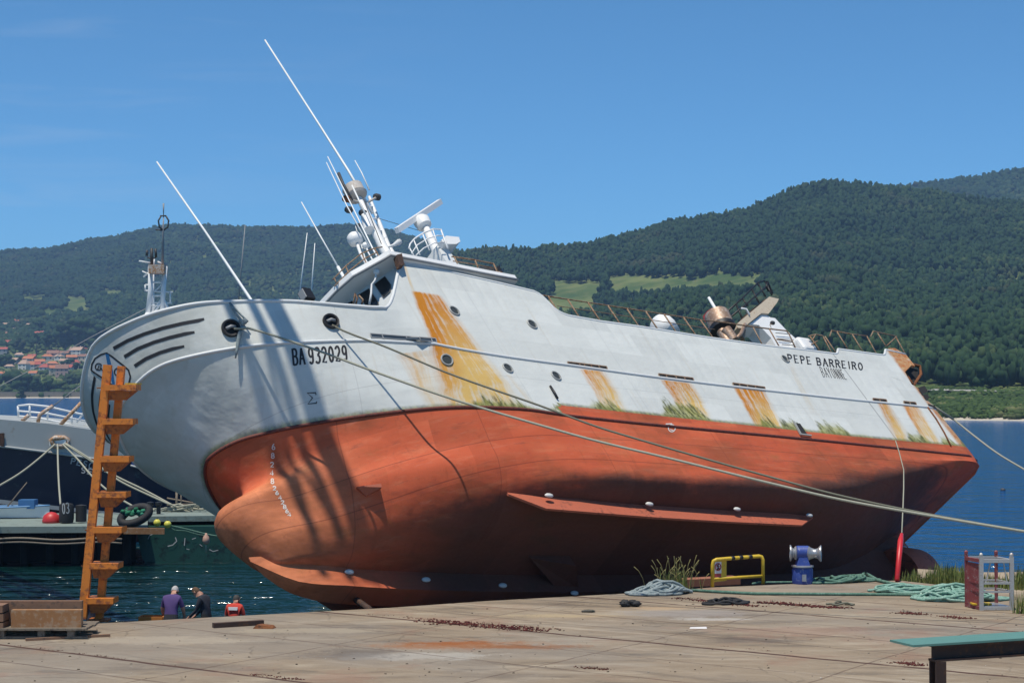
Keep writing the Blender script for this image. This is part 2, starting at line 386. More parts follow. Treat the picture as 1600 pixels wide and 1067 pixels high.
    foul_shade=N.m('MULTIPLY',N.ss(N.m('ADD',N.m('SUBTRACT',z,N.m('MULTIPLY',N.ss(x,11.,22.),1.3)),N.m('MULTIPLY',N.m('SUBTRACT',n2,.5),1.2)),-6.2,-6.8),N.ss(x,-5.,-1.5))  # bottom fouling, carried higher at the stern to paint in the shade there
    red1=N.mix(N.m('MULTIPLY',foul_shade,.85),red1,N.mix(n3,(.035,.022,.02),(.10,.055,.04)))
    for zz in(-5.1,-6.0): red1=N.mix(N.m('MULTIPLY',line(z,zz,.02),.5),red1,(.12,.03,.02))
    for xx in(-5.3,-1.2,3.1,9.2,15.0,21.0): red1=N.mix(N.m('MULTIPLY',line(x,xx,.02),.4),red1,(.12,.03,.02))
    row=N.m('FLOOR',N.m('DIVIDE',z,1.02)); cell=N.m('FLOOR',N.m('ADD',N.m('DIVIDE',x,2.45),N.m('MULTIPLY',row,.37)))
    wn=N.new('ShaderNodeTexWhiteNoise',noise_dimensions='2D'); N.link(N.comb(cell,row,0),wn.inputs['Vector'])
    tone=N.m('ADD',.93,N.m('MULTIPLY',wn.outputs['Value'],.12)); tv=N.comb(tone,tone,tone)
    white=N.mix(1.,white,tv,blend='MULTIPLY'); tr=N.m('ADD',.86,N.m('MULTIPLY',wn.outputs['Value'],.26)); red1=N.mix(1.,red1,N.comb(tr,tr,tr),blend='MULTIPLY')
    edge=N.m('ADD',pl,N.m('MULTIPLY',N.m('SUBTRACT',n3,.5),.05))
    fac=N.ss(edge,-.012,.012)
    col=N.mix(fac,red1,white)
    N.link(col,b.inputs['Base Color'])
    N.link(N.mix(fac,.72,.6,'FLOAT'),b.inputs['Roughness'])
    b.inputs['Specular IOR Level'].default_value=.22
    dents=N.noise(N.scale(c,(.7,1,1)),1.3,3,.5)
    frames=N.m('MULTIPLY',N.m('ABSOLUTE',N.m('SINE',N.m('MULTIPLY',x,5.1))),N.m('MULTIPLY',N.ss(N.noise(N.scale(c,(.3,1,.5)),1.1,3,.5),.4,.65),.28))
    N.link(N.bump(N.m('ADD',N.m('ADD',N.m('MULTIPLY',dents,1.),frames),N.m('MULTIPLY',n3,.07)),.42,.1),b.inputs['Normal'])
    return m
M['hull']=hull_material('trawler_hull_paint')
def set_pl(o):
    me=o.data; n=len(me.vertices); co=np.empty(n*3); me.vertices.foreach_get('co',co); co=co.reshape(-1,3)
    a=me.attributes.new('pl','FLOAT','POINT'); a.data.foreach_set('value',(co[:,2]-paintline(co[:,0])).astype(np.float32))
def rawmesh(name,V,F,mat,parent,smooth=True):
    me=bpy.data.meshes.new(name); me.from_pydata([tuple(v) for v in V],[],F); me.materials.append(mat)
    if smooth: me.polygons.foreach_set('use_smooth',[True]*len(me.polygons))
    me.validate(); o=bpy.data.objects.new(name,me); COL.objects.link(o)
    if parent: o.parent=parent
    return o
def grown(name,V,F,mat,parent,crease=35):
    b=MB(); b.add(V,F); return b.build(name,mat,parent,angle=crease,merge=True)
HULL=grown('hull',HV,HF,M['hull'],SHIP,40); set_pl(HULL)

# ---- superstructure side plating, flush with the hull
PR=[(600,481),(606,478.5),(609,475),(611,471),(613,466),(615,460),(618,447),(621,432),(624,419),(627,409),(700,424),(785,443),(835,455),(842,458.5),(848,463),(854,469),(860,475),(866,481),(873,486),(881,490),(890,493),(940,502),(1000,510),(1100,526),(1200,540),(1250,545.5),(1306,552.5),(1309,551),(1310,545),(1380,554.5),(1383,553),(1384,546),(1415,553),(1430,572),(1424,570.5),(1414,581),(1425,601),(1430,607)]
prof=[sy(*p,4.4) for p in PR]
def side_plate(sgn):
    b=MB(); poly=[(p[0],sgn*4.4,p[2]) for p in prof]
    bot=[(x,sgn*4.4,z) for x,z in ((25.2,-.62),(24.0,-.34),(10,-.34),(-1,-.34),(-3.09,-.34))]
    poly=[p for p in poly if p[2]>-.335 or p[0]>24.6]
    b.prism(poly+bot,None,(0,-.1*sgn,0)); return b.build('side_plating',M['hull'],SHIP)
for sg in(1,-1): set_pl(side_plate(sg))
# rounded cap along the top of plating and bow rail
b=MB(); cap=[np.array([p[0],4.37,p[2]+.0]) for p in prof[:33]]
rim=[ROWS[0][i] for i in range(0,NS) if ROWS[0][i][0]<-3.05]
b.tube([(p[0],-p[1],p[2]) for p in rim[::-1]][:-1]+[tuple(p) for p in rim]+[tuple(p) for p in cap[1:]],.055,8)
b.build('bulwark_rail',M['white'],SHIP,True)
b=MB(); b.tube([(p[0],-4.37,p[2]) for p in prof[:33]],.055,8); b.build('bulwark_rail',M['white'],SHIP,True)
# rubbing strakes
rk=ROWS[8]; rw=ROWS[8+12]
def strake(row,r,mat,name,x1):
    b=MB(); pts=[p for p in row if p[0]<x1]; pts=pts[:-2:3]+[pts[-1]]
    b.tube([(p[0],-p[1],p[2]) for p in pts[::-1]][:-1]+[tuple(p) for p in pts],r,8); b.build(name,mat,SHIP,True)
strake(rk,.05,M['white'],'rubbing_strake',26.0)
M['redstrake']=simple('worn_red_strake',(.16,.035,.022),.7,var=.3,col2=(.05,.02,.015),amount=.5,bump=.2)
strake(rw,.055,M['redstrake'],'chine_bar',26.6)
# keel box
kx=[-8.15,-7.9,-7.5,-7.0,-6.3,-5.63,-4,-1.9,.5,3,8,14,19,22.5,24.2]
kz=pchip(kx,[-6.5,-6.78,-7.12,-7.4,-7.56,-7.64,-7.76,-7.86,-7.93,-7.97,-8.0,-8.0,-7.95,-7.85,-7.7])
kt=pchip([-8.15,-6.5,-3.5,3,14,18,21,24.2],[-6.35,-6.62,-6.98,-7.15,-7.15,-6.9,-6.2,-5.3])
xs=np.linspace(-8.15,24.2,90); b=MB(); vs=[]; fs=[]
for x in xs:
    w=.40*min(1,max(.0,(x+8.15)/2.6)**.6+.03)
    vs+=[(x,w,kt(x)),(x,w,kz(x)),(x,-w,kz(x)),(x,-w,kt(x))]
for i in range(len(xs)-1):
    for k in range(3): fs.append((i*4+k,i*4+k+1,i*4+k+5,i*4+k+4))
n4=(len(xs)-1)*4; fs.append((n4,n4+1,n4+2,n4+3)); fs.append((3,2,1,0))
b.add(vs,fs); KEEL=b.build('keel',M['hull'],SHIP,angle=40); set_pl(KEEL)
# bilge keels
def bilge(sg):
    b=MB(); P=[]
    for u,v in((792,771),(830,775),(900,781),(1000,789.5),(1120,797.5),(1230,803.5),(1268,807)):
        p,n=hit(u,v); P.append((p,n))
    n=len(P); vs=[];fs=[]
    for i,(p,nn) in enumerate(P):
        w=.72*(min(1,i/1.0+.12) if i<n-1 else .1); o=np.array([0,.3,-.95]); o=o/np.linalg.norm(o); 
        for k in(-1,1):
            t=np.array([0,.95,.3])*.035*k
            for e in(-.15,w): 
                pp=p+o*e+t; vs.append((pp[0],pp[1]*sg,pp[2]))
    for i in range(n-1):
        a=i*4; c=a+4
        fs+=[(a,a+1,c+1,c),(a+2,c+2,c+3,a+3),(a+1,a+3,c+3,c+1),(a,c,c+2,a+2)]
    fs+=[(0,2,3,1),(n*4-4,n*4-3,n*4-1,n*4-2)]
    b.add(vs,fs); o=b.build('bilge_keel',M['bilge'],SHIP); return P
M['bilge']=simple('red_antifouling',(.44,.115,.06),.65,var=.2,scale=1.5,col2=(.2,.06,.035),amount=.35,bump=.15)
BK=bilge(1); bilge(-1)
def anode(p,nrm_,ax_,s=1.):
    b=MB(); n_=unit(np.array(nrm_)); a=unit(np.array(ax_)-n_*(np.array(ax_)@n_)); c_=np.cross(n_,a)
    b.lathe([(.001,-.02),(.5,-.02),(.95,.02),(1,.35),(.8,.75),(.4,.95),(.01,1.)],np.array(p),(a*.17*s,c_*.085*s,n_*.085*s),n=14)
    b.build('anode',M['anode'],SHIP,True)
for u,v in((545,894),(665,906),(785,915),(897,927)):
    anode(sy(u,v,.405),(0,1,0),(1,0,0))
for u,v in((848,772),(1005,785.5),(1142,793.5),(1255,803)):
    p,n=hit(u,v); anode(p+np.array([0,.15,-.2]),(0,.95,.3),(1,0,0))

# ------------------------------------------------------------------ decals: thin plates that follow the plating
def decal(name,polys,mat,parent,off=.008,maxe=.12,bvhhit=None,mirror=False):
    """each polygon is a list of picture points lying on the plating; it becomes a thin sheet following it"""
    hf=bvhhit or hit; b=MB()
    for poly in polys:
        P=[Vector((p[0],p[1],0)) for p in poly]; tri=tessellate_polygon([P])
        T=[[tuple(P[i][:2]) for i in t] for t in tri]
        # subdivide long edges in picture space
        out=[]; lim=maxe*50
        while T:
            t=T.pop(); L=[math.dist(t[i],t[(i+1)%3]) for i in range(3)]; k=max(range(3),key=lambda i:L[i])
            if L[k]>lim:
                a,b_,c=t[k],t[(k+1)%3],t[(k+2)%3]; mid=((a[0]+b_[0])/2,(a[1]+b_[1])/2); T+=[(a,mid,c),(mid,b_,c)]
            else: out.append(t)
        cache={}
        for t in out:
            ids=[]
            for p in t:
                if p not in cache: 
                    pos,n=hf(p[0],p[1],off); cache[p]=len(b.v); b.v.append(tuple(map(float,pos)))
                ids.append(cache[p])
            b.f.append(tuple(ids))
    if mirror: b.v=[(x,-y,z) for x,y,z in b.v]
    return b.build(name,mat,parent)
def stroke(pts,w,closed=False):
    """ribbon polygons of width w along picture polyline"""
    n=len(pts); out=[]; m=n if closed else n-1; L=[];Rr=[]
    for i in range(n):
        a=pts[(i-1)%n] if (closed or i>0) else pts[i]; c=pts[(i+1)%n] if (closed or i<n-1) else pts[i]
        dx,dy=c[0]-a[0],c[1]-a[1]; l=math.hypot(dx,dy) or 1
        ww=w[i] if hasattr(w,'__len__') else w
        L.append((pts[i][0]-dy/l*ww/2,pts[i][1]+dx/l*ww/2)); Rr.append((pts[i][0]+dy/l*ww/2,pts[i][1]-dx/l*ww/2))
    for i in range(m):
        j=(i+1)%n; out.append([L[i],L[j],Rr[j],Rr[i]])
    return out
# ---- lettering: strokes in a unit box (x right, y up)
def arc(cx,cy,rx,ry,a0,a1,n=9): return [(cx+rx*math.cos(R_(a0+(a1-a0)*i/n)),cy+ry*math.sin(R_(a0+(a1-a0)*i/n))) for i in range(n+1)]
GL={'P':[[(.12,0),(.12,1)],[(.12,.97)]+arc(.5,.73,.36,.24,90,-90)+[(.12,.49)]],
'E':[[(.12,0),(.12,1)],[(.12,.97),(.86,.97)],[(.12,.5),(.72,.5)],[(.12,.03),(.88,.03)]],
'B':[[(.12,0),(.12,1)],[(.12,.97)]+arc(.5,.75,.33,.22,90,-90)+[(.12,.53)],[(.5,.53)]+arc(.5,.28,.38,.25,90,-90)+[(.12,.03)]],
'A':[[(.05,0),(.5,1)],[(.5,1),(.95,0)],[(.24,.36),(.76,.36)]],
'R':[[(.12,0),(.12,1)],[(.12,.97)]+arc(.5,.75,.34,.22,90,-90)+[(.12,.53)],[(.48,.53),(.9,0)]],
'I':[[(.5,0),(.5,1)]],'O':[arc(.5,.5,.4,.47,0,360,18)],'0':[arc(.5,.5,.36,.47,0,360,16)],
'Y':[[(.08,1),(.5,.48)],[(.92,1),(.5,.48)],[(.5,.48),(.5,0)]],'N':[[(.13,0),(.13,1)],[(.13,1),(.87,0)],[(.87,0),(.87,1)]],
'9':[arc(.5,.7,.34,.27,0,360,14),[(.84,.7),(.82,.3)]+arc(.5,.26,.32,.23,0,-150,7)],
'3':[arc(.45,.75,.38,.22,150,-90,9),arc(.45,.27,.4,.25,90,-150,9)],
'2':[arc(.48,.7,.36,.27,160,-20,9)+[(.12,.04),(.88,.04)]],
'C':[arc(.52,.5,.4,.46,50,310,14)],'S':[arc(.5,.74,.34,.23,40,270,9)+arc(.5,.26,.34,.24,90,-140,9)],
'8':[arc(.5,.74,.3,.23,0,360,12),arc(.5,.26,.36,.24,0,360,12)],'6':[arc(.5,.28,.34,.26,0,360,12),[(.16,.3),(.3,.7),(.7,1)]],'4':[[(.7,0),(.7,1),(.1,.3),(.95,.3)]],
'G':[arc(.52,.5,.4,.46,50,330,14)+[(.88,.45),(.55,.45)]],
'Σ':[[(.95,.8),(.95,1),(.1,1),(.6,.55),(.08,.05),(.98,.05),(.98,.2)]]}
def lettering(text,TL,TR,BL,BR,w,gap=.22,space=.5,serif=0.,thin=None,widths=None):
    """picture-space polygons for a line of text inside the quad"""
    adv=[]; x=0
    for ch in text:
        if ch==' ': x+=space; adv.append(None); continue
        ww=(widths or {}).get(ch,1. if ch!='I' else .45); adv.append((x,ww)); x+=ww+gap
    tot=x-gap
    def mp(u,v):
        u/=tot; a=(TL[0]+(TR[0]-TL[0])*u,TL[1]+(TR[1]-TL[1])*u); c=(BL[0]+(BR[0]-BL[0])*u,BL[1]+(BR[1]-BL[1])*u)
        return (c[0]+(a[0]-c[0])*v,c[1]+(a[1]-c[1])*v)
    polys=[]
    for ch,ad in zip(text,adv):
        if ad is None: continue
        x0,ww=ad
        for st in GL[ch]:
            pts=[mp(x0+px*ww,py) for px,py in st]
            dx=abs(st[-1][0]-st[0][0]); dy=abs(st[-1][1]-st[0][1])
            k=w
            if thin and len(st)==2 and dx>dy: k=w*thin
            polys+=stroke(pts,k)
        if serif:
            for px in {round(p[0],2) for st in GL[ch] if len(st)==2 for p in (st[0],st[-1]) if p[1] in(0,1)}:
                for py in {p[1] for st in GL[ch] if len(st)==2 for p in (st[0],st[-1]) if round(p[0],2)==px and p[1] in(0,1)}:
                    polys+=stroke([mp(x0+(px-serif)*ww,py),mp(x0+(px+serif)*ww,py)],w*.55)
    return polys
M['letter']=simple('black_lettering_paint',(.018,.018,.022),.6,var=.3,bump=0)
M['marks']=simple('white_draught_marks',(.62,.58,.55),.6,var=.2,bump=0)
M['blue']=simple('blue_emblem_paint',(.02,.14,.34),.5,var=.15,bump=0)
decal('registration_lettering',lettering('BA 932029',(455.5,545),(541,539.5),(458,571),(543.5,563.5),3.1,.24,.45),M['letter'],SHIP,maxe=.2)
decal('bow_mark',lettering('Σ',(478.5,614),(494,613.5),(480,632),(495,630.5),2.0),M['letter'],SHIP)
decal('name_lettering',lettering('PEPE BARREIRO',(1229.5,553.5),(1347,567.5),(1232,565.5),(1348.5,578.5),1.9,.36,.75,serif=.17,thin=.6),M['letter'],SHIP,maxe=.25)
decal('port_lettering',lettering('BAYONNE',(1279.5,573),(1315.5,577.3),(1286,589),(1324,593.3),.72,.34,.5),M['letter'],SHIP,maxe=.25)
dm=[]
for k,(u,v,h) in enumerate([(427,698,9),(426,712,8),(425,726,8),(424.5,739,8),(425.5,752,8),(428.5,763,6),(432.5,770,6),(437,777.5,6),(441,785,6),(444.5,792,6),(448,798.5,6),(451.5,804,6)]):
    ch='682482642864'[k]; decal('draught_mark',lettering(ch,(u-3.2,v-h/2),(u+3.2,v-h/2-.5),(u-2.6,v+h/2),(u+3.6,v+h/2-.5),1.5),M['marks'],SHIP)
pass
lm=stroke([(1040,662.5),(1050,662)],1.6)+stroke([(1049.5+5.4*math.cos(a),669+5.6*math.sin(a)) for a in np.linspace(0,2*math.pi,14)[:-1]],1.5,True)+stroke([(1047,671),(1053,673)],1.2)
decal('load_line_mark',lm,M['marks'],SHIP)
# black speed stripes on the flare, both bows
ST=[[(177.5,544.5),(200,532),(225,522),(255,512.5),(285,505.5),(310,501),(319,498.5)],[(194.5,557.5),(215,545),(240,535),(265,527.5),(290,521.5),(304,519)],[(210.5,572),(228,560.5),(250,551),(270,545),(288,541)]]
for st in ST:
    w=[5.5]*len(st); w[-1]=3.5
    dd=decal('bow_stripe',stroke(st,w),M['letter'],SHIP,maxe=.1)
    c=dd.copy(); c.data=dd.data.copy(); COL.objects.link(c); c.parent=SHIP
    for vtx in c.data.vertices: vtx.co.y*=-1
# bow emblem: a shield folded round the stem
EM=[]
sh=[(167,551.5),(158,554),(149,560),(144,569),(143,578),(146,581),(155,587),(166,594),(176,602),(186,610),(197,607),(202,598),(204,588),(201,578),(193,571),(184,564),(176,557.5)]
M['shield']=simple('emblem_ground_paint',(.5,.52,.53),.5,var=.1,bump=0)
decal('emblem_shield',[sh],M['shield'],SHIP,off=.006,maxe=.06)
decal('emblem_outline',stroke(sh,2.6,True),M['letter'],SHIP,off=.011,maxe=.06)
decal('emblem_bar',[[(165,552),(170,552),(173.5,566),(177.5,582),(180,600),(176,601),(171,581),(167.5,566)]],M['blue'],SHIP,off=.011,maxe=.06)
em=stroke([(154.5+5.2*math.cos(a),573+5.2*math.sin(a)) for a in np.linspace(.3,5.9,13)],1.9)+stroke([(153,577),(155,571),(158.5,572),(156.5,574.5),(161,579)],1.6)
decal('emblem_letter',em,M['letter'],SHIP,off=.012,maxe=.06)
em=stroke([(184.5+5.4*math.cos(a),581+5.8*math.sin(a)) for a in np.linspace(.9,5.6,12)],2.0)+stroke([(183.5,580),(187,581),(187.5,584)],1.7)
decal('emblem_letter',em,M['letter'],SHIP,off=.012,maxe=.06)
# ---- portholes and hawse pipes
M['porthole']=simple('porthole_glass',(.055,.06,.055),.25,var=.3,bump=0)
M['portring']=simple('porthole_ring_grey',(.33,.34,.33),.5,var=.2,bump=.05)
def porthole(u,v,r):
    p,n=hit(u,v); t=unit(np.cross(np.array([0,0,1.]),n)); s_=np.cross(n,t)
    b=MB(); b.lathe([(r*.96,-.03),(r*1.0,.03),(r*.92,.045),(r*.78,.04),(r*.74,-.01),(r*.7,-.03)],p,(t,s_,n),24)
    o=b.build('porthole',M['portring'],SHIP,angle=40)
    g=MB(); g.lathe([(r*.01,.008),(r*.75,.012)],p,(t,s_,n),20); g.build('glass',M['porthole'],o)
for u,v,r in((709.5,486,.205),(831,507,.205),(698,562.5,.21),(793,575.5,.2),(868.5,587.5,.2),(1226,561,.19)): porthole(u,v,r)
def hawse(u,v,r):
    p,n=hit(u,v); t=unit(np.cross(np.array([0,0,1.]),n)); s_=np.cross(n,t)
    b=MB(); b.lathe([(r*1.0,-.04),(r*1.05,.04),(r*.97,.1),(r*.78,.09),(r*.64,.0),(r*.6,-.05)],p,(t,s_,n),28)
    o=b.build('hawse_pipe',M['black'],SHIP,angle=50)
    g=MB(); g.lathe([(.01,.02),(r*.68,.02)],p,(t,s_,n),20); g.build('pipe_mouth',M['dgrey'],o)
    c=MB(); c.tube([p+n*.05-t*r*.5,p+n*.09+s_*r*.12,p+n*.06+t*r*.55],.05,8); c.build('roller',M['grey'],o,True)
    return p,n
H1,N1=hawse(360.5,513.5,.27); H2,N2=hawse(516.5,503,.25)
# ---- scupper slots with bars
M['slot']=simple('dark_port_opening',(.02,.018,.016),.8,var=.3,bump=0)
M['slotglass']=simple('side_window_glass',(.06,.08,.10),.15,var=.3,bump=0)
def slot(a,c,h,bars,mat,frame):
    A,Cc=np.array(a),np.array(c); n=np.array([h*.33,h*.94])
    poly=[tuple(A-n/2),tuple(Cc-n/2),tuple(Cc+n/2),tuple(A+n/2)]
    o=decal('freeing_port',[poly],mat,SHIP,off=.012,maxe=.5)
    br=[]
    for t in bars: 
        p=A+(Cc-A)*t; br+=stroke([tuple(p-n*.5),tuple(p+n*.5)],1.6)
    br+=stroke([poly[0],poly[1]],1.3)+stroke([poly[3],poly[2]],1.2)+stroke([poly[0],poly[3]],1.4)+stroke([poly[1],poly[2]],1.4)
    decal('port_bars',br,frame,o,off=.03,maxe=.5)
slot((579,524.5),(681,532.5),6.5,(.18,.55,.75,.93),M['slotglass'],M['grey'])
for a,c,bars in(((887,568.5),(948,576),(.3,.42,.6,.8)),((1029,587),(1083,594),(.22,.5,.75)),((1145,601.5),(1195,608),(.2,.45,.7)),((1364,625.5),(1385,627.5),(.5,)),((1412,630),(1431,632),(.5,))):
    slot(a,c,6.,bars,M['slot'],M['railrust'])
# discharge opening at the boot-top, and a hanging pipe
decal('discharge_opening',[[(1240,660),(1250,662),(1262,680),(1249,679)]],M['slot'],SHIP,off=.012)
b=MB(); b.bar(hit(1239,660)[0]+np.array([0,.05,0]),hit(1250,680)[0]+np.array([0,.05,0]),.06); b.bar(hit(1249,680)[0]+np.array([0,.06,0]),hit(1266,682)[0]+np.array([0,.06,0]),.05); b.build('discharge_lip',M['portring'],SHIP)
b=MB(); b.tube([hit(859,604)[0]+np.array([0,.03,0]),hit(864,614)[0]+np.array([0,.06,0]),hit(870,624)[0]+np.array([0,.05,0])],.04,6); b.build('drain_pipe',M['black'],SHIP,True)
# small fins on the red bottom
def wedge(pl,th,name,mat):
    p=[hit(*k)[0] for k in pl]; n=hit(*pl[0])[1]; b=MB()
    b.hexa([p[0],p[1],p[2],p[3],p[0]+n*th[0],p[1]+n*th[1],p[2]+n*th[2],p[3]+n*th[3]]); return b.build(name,mat,SHIP)
wedge([(556,763),(593,759),(594,765),(571,776)],(.22,.28,.3,.1),'hull_bracket',M['bilge'])
wedge([(826,868),(890,868),(892,900),(862,905)],(.08,.42,.5,.5),'sea_chest',M['hull'])
set_pl(bpy.data.objects['sea_chest'])
# ---- stern: quarter opening, transom plates
M['orust']=simple('orange_rust_plate',(.36,.11,.025),.85,var=.35,scale=2.5,col2=(.5,.36,.22),amount=.6,bump=.3)
b=MB(); P=[sy(*p,4.15) for p in((1412,579),(1424,569),(1437,572),(1439,585),(1427,603))]
b.tube([tuple(p) for p in P],.07,7,closed=True); b.build('stern_fairlead',M['rust'],SHIP,True)
b=MB(); P=[np.array([p[0],4.0,p[2]]) for p in P]; b.prism(P,None,(0,-.05,0)); b.build('fairlead_opening',M['slot'],SHIP)
for y0,y1 in((-4.25,-1.6),(1.6,4.25)):
    b=MB(); b.box((25.5,(y0+y1)/2,-.05),(.1,y1-y0,1.4)); b.build('transom_plate',M['orust'],SHIP)
for pts in ([(1434,606),(1444,603),(1450,612),(1440,617)],[(1441,617),(1449,616),(1452,622),(1446,625)],[(1449,631),(1460,634),(1464,640),(1452,637)]):
    decal('quarter_opening',[pts],M['slot'],SHIP,off=.02,maxe=.1)
b=MB(); b.tube([hit(*p)[0]+hit(*p)[1]*.03 for p in ((1449,637),(1462,655),(1475,677),(1485,697))],.035,6); b.build('quarter_pipe',M['rust'],SHIP,True)
# propeller nozzle, rudder
nz=sy(1392,912,0.); nz=np.array([23.2,0,nz[2]+.1]); b=MB(); R1=1.25
b.lathe([(R1*1.0,-.75),(R1*1.1,-.3),(R1*1.04,.75),(R1*.93,.75),(R1*.9,-.2),(R1*1.0,-.75)],nz,((0,1,0),(0,0,1),(1,0,0)),36); b.build('propeller_nozzle',M['bilge'],SHIP,angle=40)
b=MB()
for k in range(4):
    a=k*math.pi/2+.4; c_=np.array([0,math.cos(a),math.sin(a)]); s_=np.array([.5,-math.sin(a)*.8,math.cos(a)*.8]); s_=unit(s_)
    pts=[]; 
    for r,wd in((.15,.12),(.5,.3),(.85,.38),(1.08,.25),(1.14,.02)): pts.append((nz+c_*r-s_*wd,nz+c_*r+s_*wd))
    for i in range(4): b.quad(pts[i][0],pts[i][1],pts[i+1][1],pts[i+1][0])
b.lathe([(.02,-.5),(.16,-.3),(.18,.3),(.05,.55)],nz,((0,1,0),(0,0,1),(1,0,0)),14); b.build('propeller',M['rust'],SHIP)
b=MB(); b.hexa([nz+np.array(k) for k in((1.,-.1,-1.2),(2.1,-.04,-1.2),(2.1,.04,-1.2),(1.,.1,-1.2),(1.,-.1,2.4),(2.0,-.04,2.2),(2.0,.04,2.2),(1.,.1,2.4))]); b.build('rudder',M['bilge'],SHIP)
anode(nz+np.array([.2,R1*.62,R1*.86]),(0,.6,.8),(1,0,0),.9)

# ---- decks and deckhouse
M['deck']=simple('deck_paint',(.10,.13,.11),.8,var=.3,col2=(.2,.1,.05),amount=.4,bump=.2)
b=MB(); pts=[(p[0],p[1]-.3,p[2]+.12) for p in ROWS[8] if -8.9<p[0]<5][::2]
for i in range(len(pts)-1):
    a,c=pts[i],pts[i+1]; b.quad(a,c,(c[0],-c[1],c[2]),(a[0],-a[1],a[2]))
b.build('foredeck',M['deck'],SHIP)
b=MB(); b.box((13.1,0,.33),(16.7,8.56,.1)); b.box((23.4,0,-.75),(3.9,8.5,.1)); b.box((4.78,0,.95),(.1,8.55,1.2)); b.build('shelter_deck',M['deck'],SHIP)
RO=[(-2.95,0),(-2.93,1.0),(-2.85,2.06),(-2.72,2.8),(-2.5,3.5),(-1.88,4.3),(-1.7,4.58),(-1.15,4.56),(1.08,4.5),(2.7,4.45),(4.05,4.42)]
ro=RO+[(x,-y) for x,y in RO[::-1][:-1]]
b=MB(); b.prism([(x,y,1.97) for x,y in ro],None,(0,0,.25)); b.build('wheelhouse_roof',M['whitec'],SHIP)
b=MB(); b.tube([(x,y,2.0) for x,y in ro[:11]],.045,6); b.build('roof_gutter',M['grey'],SHIP,True)
WO=[(-2.35,0),(-2.33,1.0),(-2.25,2.0),(-2.1,2.75),(-1.8,3.4),(-1.45,3.95),(-1.2,4.28)]
wo=[(x,-y) for x,y in WO[::-1]]+WO[1:]
b=MB(); wv=[]; wf=[]
for x,y in wo: wv+=[(x-.05,y,-1.05),(x+.12,y,1.97)]
wf=[(2*i,2*i+2,2*i+3,2*i+1) for i in range(len(wo)-1)]
M['housefront']=simple('wheelhouse_front_paint',(.62,.65,.66),.55,var=.08,bump=.03)
b.add(wv,wf); b.build('wheelhouse_front',M['housefront'],SHIP,angle=50)
BV2=BVHTree.FromPolygons([Vector(v) for v in wv],wf)
def hit2(u,v,off=0.):
    r=ray(u,v); d=np.array([r@AX,r@PT,r@UP]); p,n,i,_=BV2.ray_cast(Vector(loc(CAM)),Vector(d))
    if p is None: return sy(u,v,4.2),np.array([0,1.,0])
    n=np.array(n); n=n if n@d<0 else -n
    return np.array(p)+n*off,n
for wq in ([(586,445),(602,433),(611,446),(610,456),(600,466)],[(560,462),(577,452),(592,474),(590,480),(573,478)],[(545,474),(551,471),(557,478),(551,480)],[(568,447),(577,441),(580,446),(571,452)][:0]):
    if not wq: continue
    o=decal('window',[wq],M['glass'],SHIP,off=.02,maxe=.4,bvhhit=hit2); decal('window_frame',stroke(wq,1.5,True),M['dgrey'],o,off=.035,maxe=.4,bvhhit=hit2)
b=MB(); P=[hit2(*p)[0]+np.array([-.5,0,0]) for p in((607,428),(605,441),(600,447),(599,462),(596,478))]; b.tube(P,.035,6); b.ball(P[0]+np.array([0,0,.0]),.11); b.build('wiper_post',M['whitec'],SHIP,True)
b=MB()
for pl in(((579,479),(582,462),(585,470),(583,479)),((592,479),(594,472),(588,466))):
    b.tube([hit2(*p)[0]+np.array([-.7,0,0]) for p in pl],.03,6)
b.build('bridge_rail',M['railrust'],SHIP,True)
b=MB(); P=[sy(u,v,4.66) for u,v in((620,398),(628,396),(632,413),(625,415))]; b.prism(P,None,(0,-.2,0)); b.build('lamp_board',M['darkrust'],SHIP)

# ------------------------------------------------------------------ the trawler's rigging and deck gear
def S2(pts,y): return [sy(u,v,y) for u,v in pts]
def part_tube(name,pts,r,mat,parent=SHIP,n=7,closed=False):
    b=MB(); b.tube(pts,r,n,closed=closed); return b.build(name,mat,parent,True)
YM=2.2
def down(p,z): return np.array([p[0],p[1],z])
# main mast
b=MB(); a0,a1=S2([(597,384),(561,310)],YM); c0,c1=S2([(606,384),(577,308)],YM-.5)
b.tube([down(a0,2.2)+np.array([.1,0,0]),a0,a1],[.2,.17,.10],10); b.tube([down(c0,2.2),c0,c1],[.12,.1,.06],8)
for t in(.3,.55,.8): b.tube([a0+(a1-a0)*t,c0+(c1-c0)*t],.035,6)
m0,m1=S2([(577,360),(571,338)],YM); b.tube([m0,m1],[.2,.17],10)
MAST=b.build('mast',M['whitec'],SHIP,angle=50)
M['hullgrey0']=simple('stained_mast_grey',(.52,.48,.44),.7,var=.2,scale=4,col2=(.34,.22,.14),amount=.3,bump=.2)
P0=sy(559,309,YM)
b=MB(); b.lathe([(.02,0),(.34,.02),(.40,.10),(.38,.12),(.02,.1)],P0,((1,0,0),(0,1,0),(0,0,1)),16); b.build('mast_platform',M['hullgrey0'],SHIP,angle=40)
b=MB(); R0=P0+np.array([.0,0,.15]); b.lathe([(.36,0),(.38,.34),(.33,.37),(.3,.02)],R0,((1,0,0),(0,1,0),(0,0,1)),16); b.build('mast_drum',M['hullgrey0'],SHIP,angle=40)
b=MB(); q0,q1,q2,q3=S2([(540,310),(552,314),(571,318),(588,309)],YM); b.tube([q0,q1,q2,q3],.045,7); b.build('cross_arm',M['hullgrey0'],SHIP,True)
def lamp(u,v,y,r,mat='dgrey'):
    p=sy(u,v,y); b=MB(); b.lathe([(r*.4,-r*1.1),(r,-r*.8),(r*1.05,r*.4),(r*.8,r),(r*.2,r*1.15)],p,((0,1,0),(0,0,1),(-1,0,0)),12); b.build('mast_lamp',M[mat],SHIP,angle=45)
